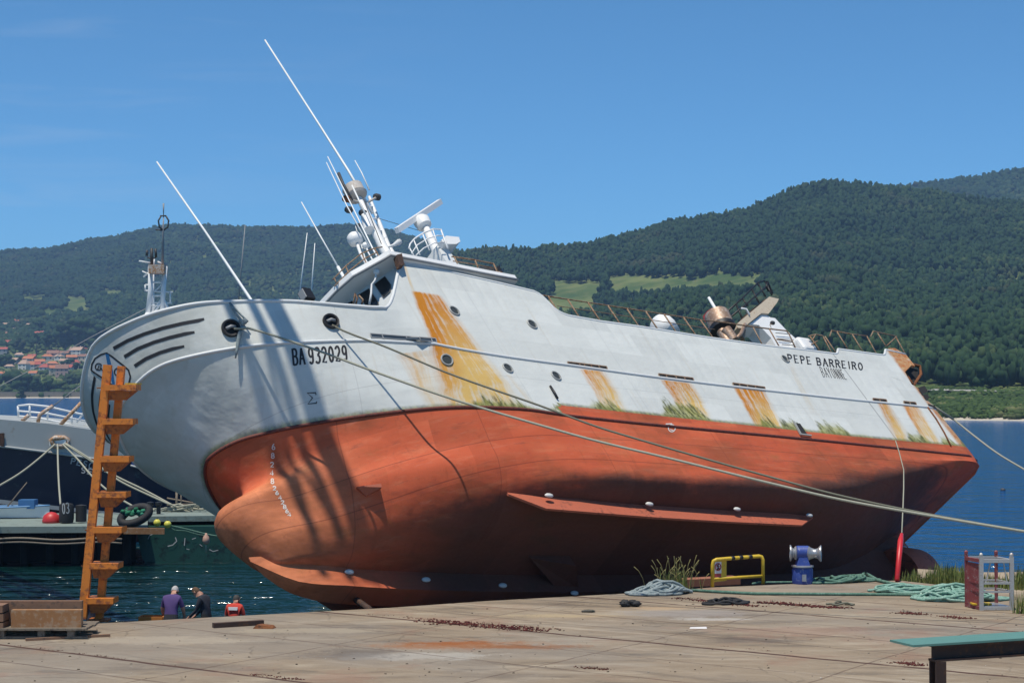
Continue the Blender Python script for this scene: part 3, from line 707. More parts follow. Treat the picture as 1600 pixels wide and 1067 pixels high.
for u,v in((589,308),(545,328),(567,333),(541,311)): lamp(u,v,YM,.12,'dgrey' if u!=541 else 'rust')
for u,v in((572,349),(560,352)): lamp(u,v,YM,.07)
# whips and poles on and beside the mast
M['whip']=simple('white_fibreglass',(.78,.80,.80),.4,var=.05,bump=0)
def whip(pts,y,r0,r1,foot=2.2,mat='whip'):
    P=S2(pts,y); rr=list(np.linspace(r0,r1,len(P)))
    if foot is not None: P=[down(P[0],foot)]+P; rr=[r0]+rr
    return part_tube('whip_antenna',P,rr,M[mat])
whip([(582,333),(545,268),(500,197),(414,63)],YM,.055,.03,None)
whip([(583,390),(548,318),(512,245)],YM+.6,.03,.016)
whip([(577,385),(542,322),(510,254)],YM+.9,.028,.014,None)
whip([(577,297),(565,270),(554.5,251)],YM-.4,.028,.016,None)
whip([(571,335),(550,290),(536,286)][:2],YM+.4,.035,.03,None)
part_tube('mast_pole',S2([(551,313),(536,287),(529,271)],YM+.4),[.03,.05,.06],M['dgrey'])
whip([(393,470),(320,361),(245,253)],0.,.055,.025,-.5)
whip([(539,437),(528,417)],1.5,.06,.055,2.2); whip([(528,417),(500,368),(471,316)],1.5,.032,.018,None)
whip([(571,405),(555,352)],1.6,.02,.012)
whip([(601,384),(588,350)],1.2,.02,.015)
def stay(a,c,y,r=.012): part_tube('stay_wire',S2([a,c],y),r,M['dgrey'])
stay((590,341),(660,362),YM,.01); stay((568,312),(596,381),YM+.5,.015)
# domes
def dome(u,v,y,r,pole,name='satellite_dome'):
    p=sy(u,v,y); b=MB(); b.lathe([(.02,r*1.05),(r*.5,r*.95),(r*.88,r*.6),(r,r*.1),(r*.95,-r*.5),(r*.55,-r*.75),(.02,-r*.8)],p,((1,0,0),(0,1,0),(0,0,1)),18)
    o=b.build(name,M['whitec'],SHIP,True)
    c=sy(pole[0],pole[1],y); g=MB(); g.tube([p-np.array([0,0,r*.7]),c,down(c,2.2)],r*.22,7); g.build('dome_post',M['whitec'],o,True)
dome(554.5,374,2.,.26,(563,396)); dome(571,384,2.1,.12,(575,394),'small_dome')
# radar scanner on its pedestal with basket rail
YR=2.6
t0,t1=S2([(681,392),(664,353)],YR); b=MB(); b.tube([down(t0,2.2),t0,t1],[.17,.16,.12],12); RAD=b.build('radar_pedestal',M['whitec'],SHIP,True)
g=sy(660,348,YR); b=MB(); b.lathe([(.1,-.25),(.27,-.18),(.3,.1),(.22,.22),(.1,.25)],g,((1,0,0),(0,1,0),(0,0,1)),16); b.build('radar_gearbox',M['whitec'],SHIP,angle=40)
e0,e1=S2([(622,363.5),(689.5,318.5)],YR); e0=e0+np.array([0,0,.1]); e1=e1+np.array([0,0,.1]); b=MB(); b.bar(e0,e1,.16,.2,upv=tuple(UP)); b.build('radar_scanner',M['whitec'],SHIP)
b=MB(); P=[sy(u,v,YR) for u,v in((676,393),(684,386),(704,388),(706,395),(700,399),(682,399))]; b.prism([(p[0],YR+.55,p[2]) for p in P],None,(0,-1.3,0)); b.build('radar_platform',M['whitec'],SHIP)
b=MB(); b.hexa([np.array(k) for k in ((t0[0]-.35,YR-.4,2.2),(t0[0]+.45,YR-.4,2.2),(t0[0]+.45,YR+.4,2.2),(t0[0]-.35,YR+.4,2.2),(t0[0]-.25,YR-.3,t0[2]-.1),(t0[0]+.25,YR-.3,t0[2]-.1),(t0[0]+.25,YR+.3,t0[2]-.1),(t0[0]-.25,YR+.3,t0[2]-.1))]); b.build('radar_base',M['white'],SHIP)
b=MB()
b.tube(S2([(639,388),(641,381),(648,373),(662,364),(677,358),(689,358.5),(695,375),(700,388)],YR+.6),.03,6)
b.tube(S2([(643,396),(652,383),(668,373),(684,368),(692,369)],YR+.6),.022,6); b.tube(S2([(650,399),(662,388),(678,380),(694,379)],YR+.6),.022,6)
for a,c in(((646,374),(656,398)),((660,365),(671,391)),((676,358.5),(683,380)),((639,386),(647,400)),((689,359),(699,388))): b.tube(S2([a,c],YR+.6),.024,6)
b.build('radar_basket_rail',M['whitec'],SHIP,True)
part_tube('loudhailer',S2([(607,386),(615,383),(624,378)],2.4),[.04,.05,.11],M['white'])
# rails round the monkey island
b=MB()
for a in ([(520,437),(540,416),(565,396),(585,388),(597,386)],[(523,447),(545,424),(570,404),(590,394)]): b.tube(S2(a,3.0),.022,6)
for a,c in(((540,416),(545,430)),((565,396),(570,413)),((585,388),(590,400)),((523,436),(527,445))): b.tube([sy(*a,3.0),down(sy(*c,3.0),2.2)],.022,6)
b.build('roof_rail',M['railrust'],SHIP,True)
b=MB(); b.tube(S2([(706,401),(740,406),(771,412),(778,424)],4.1),.028,6); b.tube(S2([(708,408),(740,413),(772,419)],4.1),.02,6)
for a,c in(((710,402),(717,417)),((742,406),(749,424)),((771,412),(778,428))): b.tube(S2([a,c],4.1),.028,6)
b.build('roof_rail',M['railrust'],SHIP,True)
def blockpoly(name,pts,y,th,mat):
    b=MB(); P=S2(pts,y); b.prism([(p[0],y,p[2]) for p in P],None,(0,-th,0)); return b.build(name,mat,SHIP)
blockpoly('covered_raft',[(749,418),(768,416),(772,420),(776,430),(756,429)],4.0,.9,M['dgrey'])
blockpoly('raft_cradle',[(754,430),(770,424),(783,424),(795,436),(797,442),(757,433)],4.1,1.0,M['rustlight'])
blockpoly('vent_cowl',[(777,416),(780,415),(787,428),(783,430)],4.1,.3,M['black'])
lampb=MB(); p=sy(479,463,3.6); lampb.box(p,(.3,.3,.42)); fl=lampb.build('floodlight',M['black'],SHIP); lampb=MB(); lampb.box(p+np.array([-.17,.02,.0]),(.04,.24,.34)); lampb.build('lens',M['grey'],fl)
# shelter-deck rails (upright in the ship)
b=MB(); b.tube([(x,4.28,1.55) for x in np.linspace(4.95,14.0,20)],.026,6); b.tube([(x,4.28,1.12) for x in np.linspace(5.5,14.0,20)],.014,6)
for x in(5.34,6.3,7.33,8.36,9.36,10.39,11.4,12.5,13.48): b.tube([(x,4.28,.35),(x-.0,4.28,1.55)],.032,6)
for x in(6.0,7.0,8.0,9.0): b.tube([(x,4.0,.4),(x,4.0,.75)],.02,5)
b.build('deck_rail',M['railrust'],SHIP,True)
b=MB(); b.tube(S2([(1110,501),(1140,505),(1172,510),(1229,517),(1233,522),(1244,546)],4.28),.03,6)
for a,c in(((1177,512),(1192,540)),((1202,514),(1219,544)),((1214,530),(1238,534))): b.tube(S2([a,c],4.28),.03,6)
b.tube(S2([(1205,512),(1203,507),(1207,506)],4.28),.015,5); b.build('deck_rail',M['railrust'],SHIP,True)
lamp(1207,504.5,4.28,.08)
P=sy(1037,512,3.6); b=MB(); b.lathe([(.02,.5),(.25,.46),(.42,.3),(.48,.02),(.46,-.4),(.02,-.4)],P,((1,0,0),(0,1,0),(0,0,1)),18); b.build('buoy_dome',M['whitec'],SHIP,True)
# exhaust drum with its stack pipe
YF=3.2
M['copper']=simple('heat_stained_steel',(.34,.22,.15),.5,metal=.35,var=.35,scale=2.5,col2=(.5,.42,.35),amount=.5,bump=.15)
d0,d1=S2([(1133,523),(1120,493)],YF); a=unit(d1-d0); x_=unit(np.cross(a,np.array([0,1.,0]))); y_=np.cross(a,x_); h=np.linalg.norm(d1-d0)
b=MB(); b.lathe([(.46,h*.32),(.5,h*.36),(.5,h*.98),(.46,h),(.38,h),(.36,h*.9),(.02,h*.88)],d0,(x_,y_,a),24); b.build('exhaust_drum',M['copper'],SHIP,angle=35)
b=MB(); b.lathe([(.40,h*.12),(.54,h*.16),(.54,h*.34),(.46,h*.36)],d0,(x_,y_,a),24); b.build('drum_band',M['black'],SHIP,angle=35)
b=MB(); f0,f1=S2([(1147,532),(1134,515)],YF+.5); b.tube([f0,f1],[.2,.22],12); b.build('exhaust_elbow',M['copper'],SHIP,angle=50); b=MB(); f0,f1=S2([(1131,533),(1128,518)],YF+.3); b.tube([down(f0,.3),f1],[.2,.22],10); b.build('exhaust_elbow',M['copper'],SHIP,angle=50); b=MB(); f0,f1=S2([(1160,530),(1162,512)],YF); b.tube([f0,f1],.1,8); b.build('exhaust_elbow',M['copper'],SHIP,angle=50)
part_tube('exhaust_pipe',S2([(1126,497),(1121,488),(1107.5,465)],YF),[.07,.07,.06],M['whip'])
blockpoly('red_locker',[(1105,486),(1112,481),(1118,491),(1109,496)],2.8,.3,simple('faded_red_paint',(.3,.04,.04),.6))
# stern gantry: a raking leg plate, a cross-beam with a walkway
blockpoly('gantry_leg',[(1171,506),(1193,489),(1204,496),(1211,497),(1228,515),(1252,537),(1264,537),(1262,548),(1215,545),(1205,528),(1186,508)],3.6,.7,M['whitec'])
y0,y1=3.7,-1.5
B0,B1=sy(1207,474,y0),sy(1150,510,y0)
b=MB(); P=[sy(*k,y0) for k in((1151,506),(1202,463.5),(1217,467),(1214,473),(1201,490),(1190,489),(1160,513),(1152,512))]
b.prism([(p[0],y0,p[2]) for p in P],None,(0,-.8,0)); GB=b.build('gantry_beam',simple('stained_cream_steel',(.50,.43,.33),.7,var=.2,scale=2,col2=(.30,.17,.08),amount=.3,bump=.2),SHIP)
b=MB(); P=S2([(1165,505),(1180,492),(1196,477),(1200,468),(1197,466),(1170,487),(1156,500)],y0-.9); b.prism([(p[0],y0-.9,p[2]) for p in P],None,(0,-.3,0)); b.build('trawl_block',M['darkrust'],SHIP)
b=MB()
for pl in([(1134,489),(1160,466),(1184,442),(1193,439),(1200,441),(1207,458)],[(1142,495),(1170,472),(1197,448),(1201,455)],[(1200,441),(1197,448)],[(1174,451),(1186,473)],[(1184,442),(1196,463)],[(1196,441),(1206,461)],[(1150,475),(1159,496)],[(1134,489),(1143,505)],[(1160,466),(1168,478)]):
    b.tube(S2(pl,y0-.3),.04,6)
b.build('gantry_rail',M['black'],SHIP,True)
part_tube('davit',S2([(1171,492),(1166,483),(1159,482)],y0+.05),.045,M['whip'])
part_tube('gantry_strut',S2([(1164,507),(1158,521),(1150,530)],y0),.08,M['copper'])
b=MB()
for pl in([(1212,520),(1236,522)],[(1216,529),(1240,531)],[(1222,538),(1246,540)]): b.tube(S2(pl,3.7),.02,5)
b.build('ladder_rungs',M['grey'],SHIP,True)
b=MB(); P=sy(1254,545,3.7); b.box(P+np.array([0,0,.0]),(.9,.7,.75)); o=b.build('white_locker',M['whitec'],SHIP)
bv=o.modifiers.new('bevel','BEVEL'); bv.width=.16; bv.segments=3
# stern rails
b=MB(); k=lambda pl: [(1240+x/7.27,500+y/7.27) for x,y in pl]
for pl in([(190,190),(300,350)],[(250,165),(212,232)],[(335,185),(430,370)],[(358,188),(482,375)],[(490,130),(610,322)],[(665,160),(778,348)],[(830,180),(940,382)],[(955,150),(1050,300)],[(1160,190),(1265,382)],[(410,185),(432,122),(490,128)],[(875,190),(905,128),(960,140),(1170,185)],[(1170,190),(1060,290)],[(170,185),(250,165),(320,175),(345,200)],[(270,240),(205,280)],[(490,130),(665,162),(830,182)]):
    b.tube(S2(k(pl),4.2),.03,6)
b.build('stern_rail',M['railrust'],SHIP,True)
blockpoly('net_roller',k([(1060,345),(1080,320),(1150,318),(1240,370),(1230,385)]),4.2,.6,M['orust'])

# ------------------------------------------------------------------ mooring ropes of the trawler
M['rope']=simple('weathered_rope',(.34,.34,.27),.9,var=.3,scale=20,bump=.3)
M['ropedark']=simple('dark_rope',(.16,.16,.12),.9,var=.3,scale=20,bump=.3)
M['ropegreen']=simple('green_rope',(.075,.17,.125),.85,var=.4,scale=8,col2=(.16,.27,.21),amount=.5,bump=.3)
M['ropeteal']=simple('teal_rope',(.17,.34,.27),.85,var=.4,scale=8,col2=(.34,.46,.40),amount=.5,bump=.3)
M['ropegrey']=simple('grey_rope',(.20,.25,.26),.85,var=.3,scale=8,col2=(.34,.38,.38),amount=.5,bump=.3)
def sag(a,c,s,n=40):
    a=np.array(a,float); c=np.array(c,float)
    return [a+(c-a)*t-np.array([0,0,4*s*t*(1-t)]) for t in np.linspace(0,1,n+1)]
def thing_mesh(b,name,mat,label,cat,group=None,smooth=True,angle=None,kind=None):
    o=b.build(name,mat,None,smooth,angle); return tag(o,label,cat,group,kind)
def track(pts,D0,D1,n=60):
    """a line seen along picture points, its distance running evenly from D0 to D1 (metres) - used for slack ropes"""
    L=[0]
    for i in range(1,len(pts)): L.append(L[-1]+math.dist(pts[i],pts[i-1]))
    fu=pchip(L,[p[0] for p in pts]); fv=pchip(L,[p[1] for p in pts]); out=[]
    for t in np.linspace(0,1,n):
        s_=t*L[-1]; D=1/((1-t)/D0+t/D1); out.append(at(float(fu(s_)),float(fv(s_)),D))
    return out
w1=wld(H1+N1*.1); w2=wld(H2+N2*.1)
b=MB(); b.tube(track([(366,514),(378,511),(392,514),(480,542),(600,586),(700,621),(850,666),(925,687),(1050,717),(1200,754),(1312,780),(1450,805),(1600,830),(1800,860)],w1[1],42.5,70),.034,7)
thing_mesh(b,'mooring_rope',M['rope'],'pale mooring rope led from the forward hawse pipe of the red and white trawler','rope','mooring ropes of the heeled trawler')
b=MB(); b.tube(track([(519,508),(530,514),(600,541),(700,583),(850,636),(937,668),(1000,687),(1100,716),(1200,744),(1312,774),(1450,803),(1600,829.5),(1800,861)],w2[1],43.6,70),.03,7)
thing_mesh(b,'mooring_rope',M['ropedark'],'dark mooring rope led from the second hawse pipe, under the wheelhouse','rope','mooring ropes of the heeled trawler')
b=MB(); kn=wld(hit(378,511)[0]+hit(378,511)[1]*.2)
P=[wld(hit(u,v)[0]+hit(u,v)[1]*o) for u,v,o in((357,476,.1),(366,492,.12),(378,511,.22))]
b.tube(P,.035,6); P=[wld(hit(u,v)[0]+hit(u,v)[1]*o) for u,v,o in((357,476,.1),(372,493,.12),(384,509,.22))]; b.tube(P,.03,6)
for k_ in range(5): b.ball(kn+np.array([random.uniform(-.12,.16),0,random.uniform(-.08,.08)]),.075,8,6)
P=[wld(hit(u,v)[0]+hit(u,v)[1]*.14) for u,v in((378,512),(374,524),(371,536),(369,548),(367,560))]; b.tube(P,[.06,.07,.06,.045,.02],7)
thing_mesh(b,'rope_lashing',M['ropegrey'],'knotted grey-green rope lashing hanging beside the forward hawse pipe','rope')
# stern line with float sleeve
b=MB(); P=track([(1490,655),(1520,679),(1560,709),(1600,733),(1700,790)],wld(sy(1490,655,4.0))[1],60,30); b.tube(P,.035,7)
thing_mesh(b,'stern_line',M['rope'],'pale rope leading off to the right from the rusty stern quarter','rope')
b=MB(); P=[wld(sy(1448,628,4.2)),wld(sy(1468,641,4.2)),wld(sy(1490,655,4.0))]; b.tube(P,.05,6); o=b.build('rope_turn',M['rope'],bpy.data.objects['stern_line'],True)

# ------------------------------------------------------------------ quay, slip, water
def quay_material():
    m,N,b=newmat('weathered_quay_concrete'); c=N.geo(); X,Y,Z=N.sep(c)
    u_=N.m('ADD',N.m('MULTIPLY',X,.82),N.m('MULTIPLY',Y,-.572)); v_=N.m('ADD',N.m('MULTIPLY',X,.572),N.m('MULTIPLY',Y,.82))
    n1=N.noise(c,.22,5,.6,.4); n2=N.noise(c,1.4,6,.68); n3=N.noise(c,9,6,.7); st=N.noise(N.comb(N.m('MULTIPLY',X,.35),N.m('MULTIPLY',Y,1.3),0),.8,5,.65,.6)
    col=N.mix(n1,(.19,.145,.10),(.305,.245,.175))
    col=N.mix(N.m('MULTIPLY',N.ss(st,.47,.72),.8),col,(.37,.315,.24))
    col=N.mix(N.m('MULTIPLY',N.ss(st,.46,.28),.8),col,(.105,.088,.07)); st2=N.noise(N.comb(N.m('MULTIPLY',u_,.16),N.m('MULTIPLY',v_,1.5),3.),1.,7,.72,.3); col=N.mix(N.m('MULTIPLY',N.ss(st2,.52,.7),.6),col,(.40,.34,.265)); col=N.mix(N.m('MULTIPLY',N.ss(st2,.46,.3),.6),col,(.10,.08,.065))
    col=N.mix(N.m('MULTIPLY',N.ss(n2,.55,.8),.5),col,(.12,.1,.08))
    gs=N.noise(c,.16,4,.6); col=N.mix(N.m('MULTIPLY',N.ss(gs,.45,.62),.5),col,(.215,.195,.17)); n4=N.noise(c,28,4,.75); col=N.mix(N.m('MULTIPLY',N.ss(n3,.55,.8),.4),col,(.42,.385,.33)); col=N.mix(N.m('MULTIPLY',N.ss(n4,.42,.25),.45),col,(.09,.075,.06)); col=N.mix(N.m('MULTIPLY',N.ss(N.noise(N.scale(c,(.25,.9,1),(0,0,.5)),1.1,6,.72),.53,.7),.55),col,(.105,.085,.07)); col=N.mix(N.m('MULTIPLY',N.ss(N.noise(c,.45,5,.65),.56,.7),.4),col,(.24,.125,.085))
    vo=N.new('ShaderNodeTexVoronoi',feature='DISTANCE_TO_EDGE'); vo.inputs['Scale'].default_value=.42; wv=N.new('ShaderNodeVectorMath',operation='ADD'); N.link(c,wv.inputs[0]); nz_=N.new('ShaderNodeTexNoise'); nz_.inputs['Scale'].default_value=.9; nz_.inputs['Detail'].default_value=5; N.link(c,nz_.inputs['Vector']); N.link(nz_.outputs['Color'],wv.inputs[1]); N.link(wv.outputs[0],vo.inputs['Vector']); crack=N.m('MULTIPLY',N.ss(vo.outputs['Distance'],.016,.004),N.ss(N.noise(c,.3,3,.5),.48,.6)); col=N.mix(N.m('MULTIPLY',crack,.3),col,(.05,.04,.03))
    def blob(px,rx,ry,cl,k,edge=.5):
        nonlocal col
        p=q(*px); dx=N.m('DIVIDE',N.m('SUBTRACT',X,p[0]),rx); dy=N.m('DIVIDE',N.m('SUBTRACT',Y,p[1]),ry)
        d=N.m('SQRT',N.m('ADD',N.m('MULTIPLY',dx,dx),N.m('MULTIPLY',dy,dy)))
        d=N.m('ADD',d,N.m('ADD',N.m('MULTIPLY',N.m('SUBTRACT',n2,.5),1.6),N.m('MULTIPLY',N.m('SUBTRACT',n3,.5),1.1)))
        col=N.mix(N.m('MULTIPLY',N.ss(d,1.,edge),k),col,cl)
    blob((720,1007),2.6,1.1,(.27,.115,.045),.8,.1); blob((700,1004),1.5,.5,(.25,.08,.02),.85,.1); blob((820,1010),1.7,.5,(.22,.085,.03),.75,.2); blob((560,1024),1.6,.8,(.09,.07,.06),.7,.2); blob((1180,1000),1.6,.7,(.11,.09,.08),.5,.2); blob((300,1040),1.8,.6,(.12,.095,.08),.5,.2)
    blob((640,1024),2.4,.7,(.40,.38,.34),.55); blob((560,1020),1.2,.9,(.1,.085,.075),.55); blob((1080,958),2.2,.9,(.27,.25,.235),.6)
    blob((870,962),2.2,.5,(.42,.33,.2),.6,.2); blob((1030,950),1.3,.55,(.40,.28,.17),.6,.2); blob((1120,967),1.2,.35,(.42,.40,.37),.6)
    blob((1250,985),2.4,1.,(.25,.14,.11),.35); blob((1450,1000),2.2,1.,(.25,.15,.12),.3); blob((250,1000),2.6,.8,(.36,.31,.24),.6); blob((480,985),2.2,.6,(.36,.31,.23),.5)
    wob=N.m('MULTIPLY',N.m('SUBTRACT',N.noise(c,.6,3,.5),.5),.22)
    j=None
    for o,wd,k in((26.7,.065,.95),(25.1,.03,.6),(31.0,.03,.6),(33.3,.03,.45),(35.35,.07,1.),(37.0,.03,.5),(38.7,.035,.7),(40.4,.02,.4),(41.95,.065,.95),(45.3,.04,.7)):
        l=N.m('MULTIPLY',N.ss(N.m('ABSOLUTE',N.m('SUBTRACT',N.m('ADD',v_,wob),o)),wd*1.6,wd*.5),k); j=l if j is None else N.m('MAXIMUM',j,l)
    for o in(-32.,-26.5,-21.,-15.5,-10.):
        j=N.m('MAXIMUM',j,N.m('MULTIPLY',N.ss(N.m('ABSOLUTE',N.m('SUBTRACT',N.m('ADD',u_,wob),o)),.04,.015),.5))
    j=N.m('MULTIPLY',j,N.ss(n2,.25,.5))
    col=N.mix(j,col,N.mix(n3,(.03,.022,.017),(.10,.04,.03)))
    N.link(col,b.inputs['Base Color']); b.inputs['Roughness'].default_value=.9; b.inputs['Specular IOR Level'].default_value=.25
    N.link(N.bump(N.m('SUBTRACT',N.m('ADD',N.m('MULTIPLY',n2,.8),N.m('MULTIPLY',n3,.4)),j),.55,.03),b.inputs['Normal'])
    return m
M['quay']=quay_material()
EDGE=[q(u,v)[:2] for u,v in((180,972),(385,961),(610,949),(760,938.5),(900,931),(1000,925.5),(1110,917.5),(1260,911),(1405,906.5))]
e0=EDGE[0]+(EDGE[0]-EDGE[2])*7
RE=[q(1500,917)[:2],q(1600,925.5)[:2]]; re2=RE[1]+(RE[1]-RE[0])*10
top=[(-80,3),(60,3),tuple(re2),tuple(RE[1]),tuple(RE[0])]+[tuple(p) for p in EDGE[::-1]]+[tuple(e0)]
def slab(name,poly,z0,z1,mat,kind='structure'):
    b=MB(); b.prism([(p[0],p[1],z1) for p in poly],None,(0,0,z0-z1)); o=b.build(name,mat); o['kind']=kind; return o
slab('quay',top,-3,QZ,M['quay'])
M['wetcon']=simple('damp_concrete',(.10,.09,.075),.8,var=.35,col2=(.04,.05,.035),amount=.5,bump=.3)
nrmE=np.array([-.44,.9]); LZ=2.65
slab('landing',[tuple(EDGE[0]+nrmE*.02-np.array([6,2.7])),tuple(EDGE[2]+nrmE*.02-np.array([1.2,.55])),tuple(EDGE[2]+nrmE*3.2-np.array([1.2,.55])),tuple(EDGE[0]+nrmE*3.2-np.array([6,2.7]))],-3,LZ,M['wetcon'])
def sand_mat():
    m,N,b=newmat('coarse_sand'); c=N.geo(); n1=N.noise(c,.5,5,.6); n2=N.noise(c,6,6,.7)
    col=N.mix(n1,(.27,.215,.15),(.40,.33,.24)); col=N.mix(N.ss(n2,.55,.75),col,(.2,.16,.11)); N.link(col,b.inputs['Base Color']); b.inputs['Roughness'].default_value=.95
    N.link(N.bump(n2,.5,.05),b.inputs['Normal']); return m
M['sand']=sand_mat()
M['slip']=simple('slipway_stone',(.16,.14,.12),.9,var=.4,scale=1.2,col2=(.06,.07,.05),amount=.5,bump=.5,bd=.05)
slab('slipway',[tuple(EDGE[2]+np.array([.35,.22])),tuple(EDGE[4]+np.array([0,.03])),tuple(EDGE[7]+np.array([0,.03])),tuple(EDGE[8]),(13,66),(-1.5,60)],-3,2.3,M['slip'])
# sandy shore right of the slip: a gently uneven sheet
b=MB(); nx,ny=36,30
for j in range(ny+1):
    for i in range(nx+1):
        x=12.1+(i/nx)**1.3*60; y0=max(36,53.5-.92*max(0,x-11.8)); y1=67+.1*(x-12)
        t=j/ny; y=y0+(y1-y0)*t; x+=.225*(y-53.5)*max(0,1-(x-12)/14)
        z=2.85+.18*mnoise.noise(Vector((x*.35,y*.35,0)))+.25*math.sin(t*3.1)-3.6*max(0,t-.86)/.14
        b.v.append((x,y,z))
for j in range(ny):
    for i in range(nx): a=j*(nx+1)+i; b.f.append((a,a+1,a+nx+2,a+nx+1))
o=b.build('shore',M['sand'],None,True); o['kind']='structure'
def water_mat():
    m,N,b=newmat('sea_water'); c=N.geo(); X,Y,Z=N.sep(c)
    near=N.m('MULTIPLY',N.ss(N.m('ADD',Y,N.m('MULTIPLY',X,2.)),125,60),N.ss(Y,122,104))  # mask for dark teal water that paints in the pier's dark reflection
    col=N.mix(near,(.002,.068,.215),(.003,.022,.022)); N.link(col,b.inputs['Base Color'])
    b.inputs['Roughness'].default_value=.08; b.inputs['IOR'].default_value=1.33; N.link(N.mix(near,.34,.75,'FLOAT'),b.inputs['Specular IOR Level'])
    w1=N.noise(N.scale(c,(.55,1.5,1)),.9,3,.55,.4); w2=N.noise(N.scale(c,(.8,1.9,1)),.28,3,.5,.3); w3=N.noise(N.scale(c,(.3,.8,1)),.07,3,.5)
    h=N.m('ADD',N.m('ADD',N.m('MULTIPLY',w1,.26),N.m('MULTIPLY',w2,1.05)),N.m('MULTIPLY',w3,1.2))
    bp=N.new('ShaderNodeBump'); bp.inputs['Strength'].default_value=1.; bp.inputs['Distance'].default_value=1.35; N.link(h,bp.inputs['Height']); N.link(bp.outputs[0],b.inputs['Normal'])
    return m
b=MB(); b.quad((-9000,-300,0),(9000,-300,0),(9000,9000,0),(-9000,9000,0)); o=b.build('sea',water_mat()); o['kind']='structure'
# ------------------------------------------------------------------ far shore: hills, woods, village
def lerp_tab(tab): return pchip([p[0] for p in tab],[p[1] for p in tab])
rid_far=lerp_tab([(-400,415),(-100,398),(0,391),(60,384),(110,376),(170,365),(215,357),(260,353),(330,352),(400,350),(470,350),(540,349),(580,352),(620,362),(690,385),(760,400),(900,430),(1100,400),(1250,330),(1300,300),(1365,291),(1450,286),(1530,273),(1600,263),(1700,256),(1900,262)])
rid_near=lerp_tab([(-300,604),(150,600),(350,560),(500,490),(600,440),(700,402),(760,395),(800,394),(870,390),(910,381),(950,371),(1000,357),(1050,344),(1100,335),(1150,324),(1190,312),(1220,303),(1260,289),(1295,283),(1330,286),(1365,293),(1420,302),(1500,312),(1600,318),(1750,325),(1900,330)])
def shore_far(u): return np.interp(u,[-400,0,130,300,700,1900],[1500,1560,1585,1600,1650,1700])
def shore_near(u): return np.interp(u,[150,500,900,1450,1600,1900],[900,760,620,520,505,490])
def fbm(x,y,s,o=4):
    return mnoise.fractal(Vector((x/s,y/s,1.7)),.9,2.1,o)
def z_far(u,D):
    Dr=np.interp(u,[-400,600,1200,1900],[3700,3500,3100,3000]); zr=HW-Dr*(rid_far(u)+10-YH)/FPX; Ds=shore_far(u); t=(D-Ds)/(Dr-Ds)
    g=np.interp(t,[-.02,0,.02,.12,.3,.55,.8,1.,1.25,1.6],[-.03,0,.015,.05,.22,.48,.78,1.,.92,.6])
    return zr*g
def z_near(u,D):
    Dr=np.interp(u,[150,700,1300,1900],[1900,1950,1950,1850]); zr=HW-Dr*(rid_near(u)+9-YH)/FPX; Ds=shore_near(u); t=(D-Ds)/(Dr-Ds)
    g=np.interp(t,[-.02,0,.012,.05,.09,.13,.145,.3,.5,.62,1.,1.2,1.6],[-.03,0,.012,.025,.04,.052,.054,.17,.36,.40,1.,.95,.5])
    return zr*g
FIELDS=[(32,72,462,478),(98,140,467,490),(66,112,486,494),(150,190,455,466),(948,1185,433,464),(858,932,440,502)]
def z_true(which,u,D):
    f=z_far if which=='far' else z_near; X=(u-CX)/FPX*D
    z=float(f(u,D)); k=min(1,max(0,z)/25)
    return z+k*fbm(X,D,260 if which=='far' else 170)*(14 if which=='far' else 8)
def field_mask(u,D,z):
    v=YH-(z-HW)*FPX/D
    jx=fbm(u,v*2,30,3)*14
    for a,b_,c,d in FIELDS:
        if a+jx<u<b_+jx and c+jx*.3<v<d+jx*.4: return 1
    return 0
def terrain(name,which,us,Ds_,mat):
    V=[];F=[];fm=[]
    for D_ in Ds_:
        for u in us:
            s0=shore_far(u) if which=='far' else shore_near(u); D=s0-15+D_
            z=z_true(which,u,D); V.append(((u-CX)/FPX*D,D,z-.3)); fm.append(0)
    n=len(us)
    for j in range(len(Ds_)-1):
        for i in range(n-1): a=j*n+i; F.append((a,a+1,a+n+1,a+n))
    o=rawmesh(name,V,F,mat,None); o['kind']='structure'; return o
def ground_mat(name,far):
    m,N,b=newmat(name); c=N.geo(); X,Y,Z=N.sep(c); n1=N.noise(c,.012 if far else .02,5,.6); n2=N.noise(c,.08,6,.7)
    col=N.mix(N.ss(n1,.35,.65),(.055,.095,.03),(.145,.175,.06)); col=N.mix(N.m('MULTIPLY',N.ss(n2,.5,.75),.6),col,(.16,.14,.075))
    beach=N.ss(N.m('ADD',Z,N.m('MULTIPLY',n2,2.)),3.4,1.6); col=N.mix(beach,col,(.46,.42,.34))
    N.link(col,b.inputs['Base Color']); b.inputs['Roughness'].default_value=.95; b.inputs['Specular IOR Level'].default_value=.1; return m
us=np.arange(-260,1870,15.); 
terrain('far_hills','far',us,[0,8,15,20,30,50,80,120,170,230,300,380,470,560,660,770,880,1000,1120,1250,1380,1500,1620,1740,1850,1930,2000,2080,2180,2300,2500,2900],ground_mat('far_hill_ground',True))
us2=np.arange(425,1870,13.)
terrain('hills','near',us2,[0,8,15,17,20,26,35,48,64,82,105,135,170,210,255,300,350,410,480,560,640,720,800,880,960,1040,1120,1200,1270,1330,1380,1430,1500,1600,1750,2000],ground_mat('hill_ground',False))
